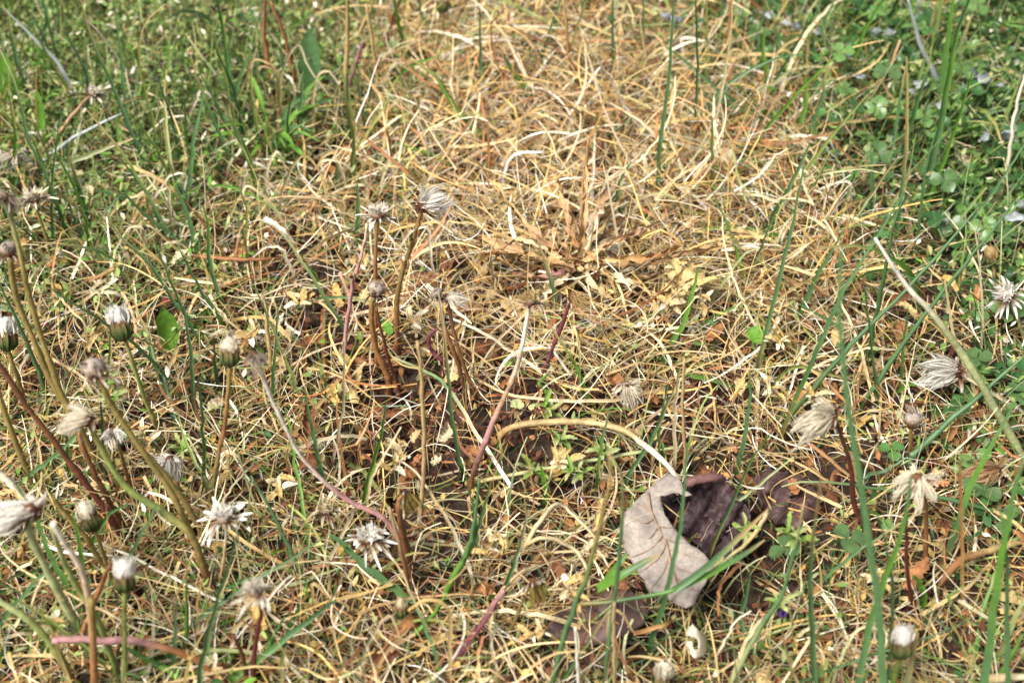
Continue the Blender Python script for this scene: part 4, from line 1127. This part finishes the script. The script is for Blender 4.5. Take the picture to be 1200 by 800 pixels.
def leaves():
    fresh_leaf([(198,412),(198,390),(190,360)], None, 26, 'lg lg lg', "small bright green upright leaf in brown litter by white tufted dandelion")
    fresh_leaf([(366,114),(365,75),(362,33)], None, 26, 'dg bg bg', "broad dark green upright leaf behind the dark hollow")
    fresh_leaf([(20,118),(10,95),(4,62)], None, 30, 'lg lg lg', "widest yellow-green leaf standing in the weeds")
    fresh_leaf([(50,165),(48,135),(43,105)], None, 12, 'lg lg lg', "long bright leaf near silvery blade")
    fresh_leaf([(52,78),(48,66),(40,56)], None, 13, 'lg lg', "small yellow-green leaf above the long bright one")
    fresh_leaf([(58,172),(48,160),(38,148)], None, 14, 'lg lg', "small pointed green leaf below the long bright one")
    fresh_leaf([(198,80),(198,65),(196,52)], None, 13, 'bg lg', "small upright green leaf amid tall thin blades")
    fresh_leaf([(892,402),(886,393),(878,384)], .018, 22, 'lg lg', "tiny round bright green leaf under pale straws")
    fresh_leaf([(458,392),(453,382),(448,374)], .03, 12, 'lg lg', "tiny green leaf beside thick brown dandelion stalk")
    fresh_leaf([(605,428),(597,424),(588,428)], .012, 12, 'lg lg', "small pale green leaf in litter under dark star head")
    fresh_leaf([(612,478),(606,473),(598,476)], .012, 12, 'pg pg', "whitish green leaf tip beside bare soil")
    # strap-leaved green clump
    c = G(322, 175, .004)
    root = thing("leafy_green_clump", c, "clump of glossy green strap leaves beside the dark hollow", "plant")
    for i in range(22):
        a = rng.uniform(0, 6.28)
        l = rng.uniform(.018, .04)
        d = np.array([math.cos(a), math.sin(a), 0])
        b = c+d*rng.uniform(.001, .015)
        P = np.array([b, b+d*l*.35+[0, 0, l*.6], b+d*l*.8+[0, 0, l*.7]])
        strap_leaf(P, rng.uniform(.0018, .0038), [['lg', 'lg'], ['dg', 'lg'], ['bg', 'dg']][i % 3], .03, .0001, .4, rng.uniform(-.5, .5), "leaf", M_LEAF, root, c)
    # yellow starry dead weed
    c = G(795, 335, .022)
    root = thing("yellowed_weed", c, "pale yellow withered weed with a star of pointed leaves", "dead plant")
    for i, (x, y) in enumerate([(790,300),(812,306),(845,332),(812,350),(790,356),(772,345),(778,318),(800,362),(830,318)]):
        P = px_path([(795,333), ((795+x)/2,(333+y)/2-3), (x,y)], [.024, .03, .027-.001*i])
        strap_leaf(P, 11*.00041, ['tn', C(224, 196, 132), 'tn'], .15, .0003, .5, rng.uniform(-.6, .6), "leaf", M_DRY, root, c)
    # dried curled leaves, one by one
    n = 280
    Zl = np.clip(Z_LITTER, 0, 1)
    P2 = scatter(n, Zl, .05, 1.4, False, False)
    for i in range(n):
        x, y = proj(np.array([[P2[i, 0], P2[i, 1], 0.]]))
        x, y = float(x[0]), float(y[0])
        if not (0 < x < 1200 and 0 < y < 810):
            continue
        a = rng.uniform(0, 6.28)
        l = rng.uniform(.006, .016)
        z = ground_z(P2[i, 0], P2[i, 1])+rng.uniform(.006, .016)
        b = np.array([P2[i, 0], P2[i, 1], z])
        d = np.array([math.cos(a), math.sin(a), rng.uniform(-.2, .4)])
        e = np.array([-d[1], d[0], 0])*rng.uniform(-.4, .4)
        P = np.array([b, b+(d*.5+e*.5+[0, 0, rng.uniform(-.1, .3)])*l, b+(d+e+[0, 0, rng.uniform(-.3, .2)])*l])
        warm = float(zone(Z_WARM, P2[i:i+1])[0])
        key = str(rng.choice(['og', 'br', 'go', 'tn', 'st'], p=[.22+.2*warm, .23, .12+.05*warm, .25-.13*warm, .18-.12*warm]))
        lab = f"curled {TONE[key]} coloured dried leaf {place(x, y)}"
        o = strap_leaf(P, rng.uniform(.003, .0065), [K[key]*rng.uniform(.8, 1.2), K[key], K[key]*rng.uniform(.7, 1.1)], .18, .0003, rng.uniform(-.6, .9), rng.uniform(-1, 1), "dried_leaf", M_DRY)
        tag(o, lab, "leaf", lab.replace("dried leaf", "dried leaves"))
leaves()

def sprigs():
    n = 36
    for i in range(n):
        green = i < 12
        if green:
            x, y = [(660,492),(690,556),(668,515),(640,560),(215,545),(870,640),(905,700),(120,480),(945,640),(180,520),(720,545),(60,730)][i]
        else:
            x, y = rng.uniform(20, 1180), rng.uniform(300, 800)
            if 690 < x < 970 and 530 < y < 730:
                y -= 240
        c = G(x, y, .012 if green else .014)
        lab = (f"wispy yellow-green weed sprig {place(x, y)}" if green else f"small dried tan weed sprig with pointed leaves {place(x, y)}")
        root = thing("weed_sprig", c, lab, "weed", lab.replace("sprig", "sprigs"))
        a0 = rng.uniform(0, 6.28)
        ax = np.array([math.cos(a0)*.6, math.sin(a0)*.6, rng.uniform(.3, 1.0)])
        Ls = rng.uniform(.012, .024)
        a = Acc()
        st = np.array([c-[0, 0, .01], c, c+ax*Ls*.5, c+ax*Ls])
        tube(a, smooth(st, 8), np.linspace(.0009, .0005, 8), K['yg' if green else 'tn'], 5)
        link("stem", a.mesh("stem", M_STRAW, c), root)
        for j in range(9 if green else 8):
            f = (j+1)/9
            az = a0+2.4*j
            d = np.array([math.cos(az), math.sin(az), rng.uniform(-.1, .7)])
            b = c+ax*Ls*(.25+.75*f)
            l = rng.uniform(.004, .008) if green else rng.uniform(.004, .009)
            P = np.array([b, b+d*l*.5+[0, 0, l*.15], b+d*l])
            key = [['yg', 'pg'], ['lg', 'yg']][j % 2] if green else [['tn', 'st'], ['go', 'tn'], ['st', 'cr']][j % 3]
            strap_leaf(P, l*rng.uniform(.22, .4), key, .05, .00012, rng.uniform(.1, .7), rng.uniform(-.6, .6), "leaf", M_LEAF if green else M_DRY, root, c)
    # green shoot lying across the grey leaf
    c = G(680, 707, .03)
    root = thing("forked_shoot", c, "green grass shoot lying across the grey lobed leaf, leaves forking", "shoot")
    def piece(nm, pts, hs, w, cols, tb=False):
        a = Acc()
        Q = smooth(px_path(pts, hs), 14)
        t = np.linspace(0, 1, 14)
        W = w*.00038*(1-.75*t**3)
        if tb:
            tube(a, Q, np.full(14, w*.00038), grad(cols.split(), t), 6)
        else:
            ribbon(a, Q, W, grad(cols.split(), t), None, .35)
        link(nm, a.mesh(nm, M_BLADE, c), root)
    piece("stem", [(680,707),(714,705),(775,695),(792,690)], [.03, .033, .04, .042], 4.5, 'ol bg lg', True)
    piece("leaf", [(788,692),(812,676),(838,655),(870,625),(900,596)], [.042, .045, .047, .048, .047], 7, 'bg bg bg tn tn')
    piece("leaf", [(790,691),(835,670),(878,645),(896,632)], [.042, .043, .043, .042], 6, 'bg lg bg tn')
    piece("leaf", [(700,690),(725,676),(758,657),(772,650)], [.03, .04, .045, .046], 9, 'lg lg bg tn')
    piece("leaf", [(704,690),(722,665),(735,648)], [.03, .038, .042], 8, 'lg lg bg')
sprigs()

def sheet(outline, hfun, step, cols, name, mat, crumple=0.0, holes=()):
    """a leaf blade from its outline in photo pixels, laid on the surface hfun(px,py)"""
    out = np.array(outline, float)
    m = len(out)
    dense = []
    for i in range(m):
        a, b = out[i], out[(i+1) % m]
        k = max(1, int(np.linalg.norm(b-a)/step))
        for j in range(k):
            dense.append(a+(b-a)*j/k)
    dense = np.array(dense)+rng.normal(0, step*.1, (len(dense), 2))
    def inside(p, poly):
        x, y = p
        r = False
        for i in range(len(poly)):
            x1, y1 = poly[i]
            x2, y2 = poly[i-1]
            if (y1 > y) != (y2 > y) and x < (x2-x1)*(y-y1)/(y2-y1)+x1:
                r = not r
        return r
    lo, hi = dense.min(0), dense.max(0)
    inn = [(x+rng.uniform(-.2, .2)*step, y+rng.uniform(-.2, .2)*step) for x in np.arange(lo[0], hi[0], step) for y in np.arange(lo[1], hi[1], step)]
    inn = [p for p in inn if inside(p, dense) and np.min(np.hypot(dense[:, 0]-p[0], dense[:, 1]-p[1])) > step*.5]
    pts = [Vector(p) for p in dense]+[Vector(p) for p in inn]
    ed = [(i, (i+1) % len(dense)) for i in range(len(dense))]
    v, _, f, *_ = delaunay_2d_cdt(pts, ed, [], 1, 1e-5)
    V = np.array([G(p.x, p.y, hfun(p.x, p.y)) for p in v])
    V += rng.normal(0, crumple, V.shape)
    cc = np.array([cols(p.x, p.y) for p in v])
    a = Acc()
    a.add(V, cc, None, [list(t)[::-1] for t in f])
    o = V.mean(0)
    ob = link(name, a.mesh(name, mat, o), None, o)
    so = ob.modifiers.new("thickness", 'SOLIDIFY')
    so.thickness = .0004
    so.offset = 0
    return ob, o

def fallen_leaves():
    z5 = lambda L: [(700+x/4, 530+y/4) for x, y in L]
    # grey lobed leaf
    def hf(x, y):
        u, v = x-775, y-640
        h = .026+.00006*u-.00003*v
        h += .004*math.exp(-((x-742)**2+(y-610)**2)/300)           # buckled shoulder
        h -= .011*math.exp(-((x-722)**2/120+(y-655)**2/1200))       # left margin rolled under
        h += .005*math.exp(-((x-805)**2+(y-700)**2)/260)
        h += .0004*math.sin(.22*x+.12*y)+.0003*math.sin(.5*y-.2*x)
        return h
    c0, c1 = C(178, 165, 152, .82), C(146, 130, 118, .82)
    def cf(x, y):
        r = .5+.5*math.sin(x*.13+math.sin(y*.09)*2)
        return (c0*(1-.35*r)+c1*.35*r)*math.exp(rng.normal(0, .05))
    out = z5([(340,98),(310,112),(262,150),(225,185),(170,235),(122,290),(104,345),(108,400),(128,455),(160,505),(186,556),(214,590),(240,652),(290,662),(335,690),(372,712),(412,731),(446,712),(470,676),
              (490,640),(516,590),(546,532),(520,498),(478,458),(438,428),(400,398),(366,368),(340,332),(318,296),(302,250),(294,206),(336,196),(384,190),(412,210),(446,204),(428,188),(404,178),(392,140),(372,112)])
    o, org = sheet(out, hf, 5, cf, "fallen_leaf", M_VEINED, .0001)
    tag(o, "grey-mauve lobed dry leaf lying over the straw with a curled margin", "leaf")
    vein = lambda pts, w, nm: link(nm, va(pts, w).mesh(nm, M_OLD, org), o)
    def va(pts, w):
        a = Acc()
        P = smooth(np.array([G(700+x/4, 530+y/4, hf(700+x/4, 530+y/4)+.0007) for x, y in pts]), 14)
        tube(a, P, np.linspace(w, w*.5, 14)*.00038, C(182, 148, 118, .8), 5)
        return a
    vein([(240,190),(250,270),(285,350),(322,420),(345,520),(372,620),(400,715)], 3.0, "midrib")
    for pts in ([(250,270),(215,250),(180,236)], [(265,310),(220,330),(150,300)], [(285,350),(240,400),(125,420)], [(305,390),(250,450),(160,490)], [(322,430),(280,500),(200,560)], [(335,480),(310,560),(250,640)],
                [(285,345),(330,350),(352,352)], [(310,400),(370,420),(420,425)], [(330,450),(420,480),(520,510)], [(345,520),(430,560),(520,570)], [(360,575),(420,630),(480,650)]):
        vein(pts, 1.5, "vein")
    # dark brown leaf beneath
    hd = lambda x, y: .011+.0015*math.sin(x*.09)+.001*math.sin(y*.2+x*.05)
    cd = lambda x, y: C(112, 88, 80, .8)*math.exp(rng.normal(0, .08))
    o, _ = sheet([(640,738),(648,720),(668,708),(690,700),(712,692),(735,690),(752,700),(760,716),(754,732),(738,744),(712,752),(690,756),(662,750)], hd, 6, cd, "fallen_leaf", M_OLD, .0002)
    tag(o, "flat dark brown dry leaf half hidden under the grey lobed one", "leaf")
    # purple crumpled leaf
    def hp(x, y):
        h = .004+.00008*max(0, 640-y)
        h += .005*abs(math.sin(.085*x+.04*y+.6*math.sin(.07*y)))+.003*abs(math.sin(.12*y-.07*x+1))+.0012*math.sin(.45*x+.3*y)
        h += .005*math.exp(-((y-563-.06*(845-x))**2)/40)
        return h
    def cp(x, y):
        r = .5+.5*math.sin(.2*x+1.3*math.sin(.15*y))
        top = math.exp(-((y-562)**2)/60)
        return (C(72, 54, 56, .8)*(1-.5*r)+C(96, 74, 78, .8)*.5*r)*(1-.6*top)+C(150, 108, 100, .8)*.6*top
    o, org = sheet([(776,584),(788,570),(802,561),(815,558),(832,556),(848,556),(854,566),(864,574),(876,592),(882,614),(880,638),(868,654),(850,662),(836,660),(822,644),(808,630),(790,616),(778,600)], hp, 4, cp, "fallen_leaf", M_OLD, .0003)
    tag(o, "dark purple crumpled leaf with rolled rim beside the grey lobed one", "leaf")
    a = Acc()
    P = smooth(px_path([(797,573),(812,563),(828,560),(847,558)], [.022, .025, .025, .023]), 12)
    tube(a, P, np.interp(np.linspace(0, 1, 12), [0, .2, .8, 1], [.0015, .004, .0045, .002]), C(138, 98, 92, .8), 8, .7, .12)
    link("rolled_rim", a.mesh("rolled_rim", M_OLD, org), o)
    hq = lambda x, y: .001+.005*abs(math.sin(.1*x+.06*y))+.003*abs(math.sin(.13*y-.08*x))
    o, _ = sheet([(884,560),(900,548),(925,552),(945,560),(958,578),(962,600),(948,616),(925,620),(905,610),(890,590)], hq, 5, lambda x, y: C(98, 74, 70, .8)*math.exp(rng.normal(0, .12)), "fallen_leaf", M_OLD, .0006)
    tag(o, "thin purple-brown crumpled leaf under straw strands next to the darker one", "leaf")
    # white folded petal scrap with a hole, small violet petal
    hw = lambda x, y: .016+.006*math.sin((x-800)*.12)
    o, _ = sheet([(805,737),(812,731),(818,738),(827,746),(830,757),(824,768),(814,771),(806,763),(803,750),(811,751),(813,760),(818,760),(819,752),(814,745),(810,746),(803,745)], hw, 3, lambda x, y: K['cr'], "petal_scrap", M_PETAL, .0001)
    tag(o, "white folded papery petal scrap on the straw", "petal")
    o, _ = sheet([(909,712),(916,708),(922,714),(921,722),(914,724)], lambda x, y: .018+.002*math.sin(x*.6), 2.5, lambda x, y: C(92, 58, 138), "violet_petal", M_PETAL, .0002)
    tag(o, "tiny violet petal in the short grass near the purple leaf", "petal")
    # whitish petals fallen on the clover
    for x, y, r in [(a_, b_, c_*1.25) for a_, b_, c_ in [(782,19,6),(793,22,7),(1026,36,6),(1043,37,7),(1140,86,7),(1153,91,8),(983,70,6),(993,63,5),(1077,98,7),(1070,108,5),(1154,159,7),(1180,157,10),(1188,254,8),(1197,240,6),(1104,140,7),(960,38,5),(935,30,6),(1008,90,5),(922,28,5),(900,18,6),(1104,122,6),(1174,100,5)]]:
        k = 8
        ph = rng.uniform(0, 6.28)
        o, _ = sheet([(x+r*math.cos(a+ph)*rng.uniform(.6, 1.15), y+r*.6*math.sin(a+ph)*rng.uniform(.6, 1.15)) for a in np.linspace(0, 2*np.pi, k, endpoint=False)],
                     lambda px, py, tx=rng.normal(0, .0004), ty=rng.normal(0, .0004): .026+.00012*((px-x)**2+(py-y)**2)/r+tx*(px-x)+ty*(py-y), max(2.5, r*.4), lambda px, py: C(206, 212, 212)*rng.uniform(.75, 1.1), "fallen_petal", M_PETAL, .0007)
        tag(o, "small whitish petal fallen " + ("on the green clover" if x > 850 else "beside tall thin grass blades"), "petal", "whitish petals fallen on the clover")
fallen_leaves()

# ------------------------------------------------------------------ clover leaves one by one
def clover():
    protos = []
    for q in range(5):
        parts = []
        size = .0042+.0005*q
        hgt = .010+.002*q
        col = [C(84, 128, 62), C(96, 144, 72), C(66, 108, 56), C(120, 160, 86), C(98, 130, 76)][q]
        for j in range(3):
            a = Acc()
            th = 2.094*j+rng.uniform(-.15, .15)
            d = np.array([math.cos(th), math.sin(th), 0])
            s = np.array([-d[1], d[0], 0])
            t = np.linspace(0, 1, 6)
            w = size*.62*np.array([.1, .62, .95, 1.0, .75, .3])
            z = hgt+size*(.22*t-.3*t**2)+rng.uniform(-.1, .1)*size*t
            tip = np.array([0, 0, 0, 0, 0, -.12])*size
            rows = []
            for u in (-1, -.5, 0, .5, 1):
                x = t*size*1.15+(tip if u == 0 else 0)+.0004
                rows.append(d*x[:, None]+s*(w*u)[:, None]+np.array([0, 0, 1.])*(z+abs(u)*w*.22)[:, None])
            V = np.stack(rows, 1).reshape(-1, 3)
            i = np.arange(5)[:, None]*5
            k = np.arange(4)
            F = np.stack([i+k, i+k+1, i+k+6, i+k+5], -1).reshape(-1, 4)
            cc = np.tile(col, (30, 1))
            cc[12::5] *= 1.12
            a.add(V, cc, F)
            parts.append(("leaflet", a.mesh("leaflet", M_CLOVER)))
        a = Acc()
        P = smooth([(0.002, -.001, 0), (.001, 0, hgt*.6), (0, 0, hgt)], 6)
        tube(a, P, np.full(6, .0006), K['yg'], 5)
        parts.append(("leaf_stalk", a.mesh("leaf_stalk", M_LEAF)))
        protos.append(parts)
    spots = scatter(290, Z_CLOVER, 0, 1.3, False)
    extra = [(1137,608),(1130,600),(1145,600),(1142,614),(975,672),(940,676),(1170,470),(1180,455),(1160,395),(1175,490),(1190,500),(1040,555),(1128,580),(1152,375),(1140,365)]
    spots = np.concatenate([spots, np.array([G(x, y)[:2] for x, y in extra])])
    for x, y in spots:
        px, py = proj(np.array([[x, y, .01]]))
        px, py = float(px[0]), float(py[0])
        if not (-20 < px < 1220 and -20 < py < 820):
            continue
        q = int(rng.integers(5))
        o = link("clover_leaf", None, None, (x, y, ground_z(x, y)+(rng.uniform(0, .015) if y > .05 else rng.uniform(0, .006))))
        o.rotation_euler = (rng.normal(0, .25), rng.normal(0, .25), rng.uniform(0, 6.28))
        tone = ["mid green", "fresh green", "dark green", "light green", "dull green"][q]
        dense = px-950 > (py-180)*.9 and py < 330
        lab = f"{tone} three-part clover leaf in the dense clover" if dense else f"single {tone} three-part clover leaf poking through dry straw"
        tag(o, lab, "clover leaf", lab.replace("clover leaf", "clover leaves"))
        for nm, me in protos[q]:
            link(nm, me, o)
clover()
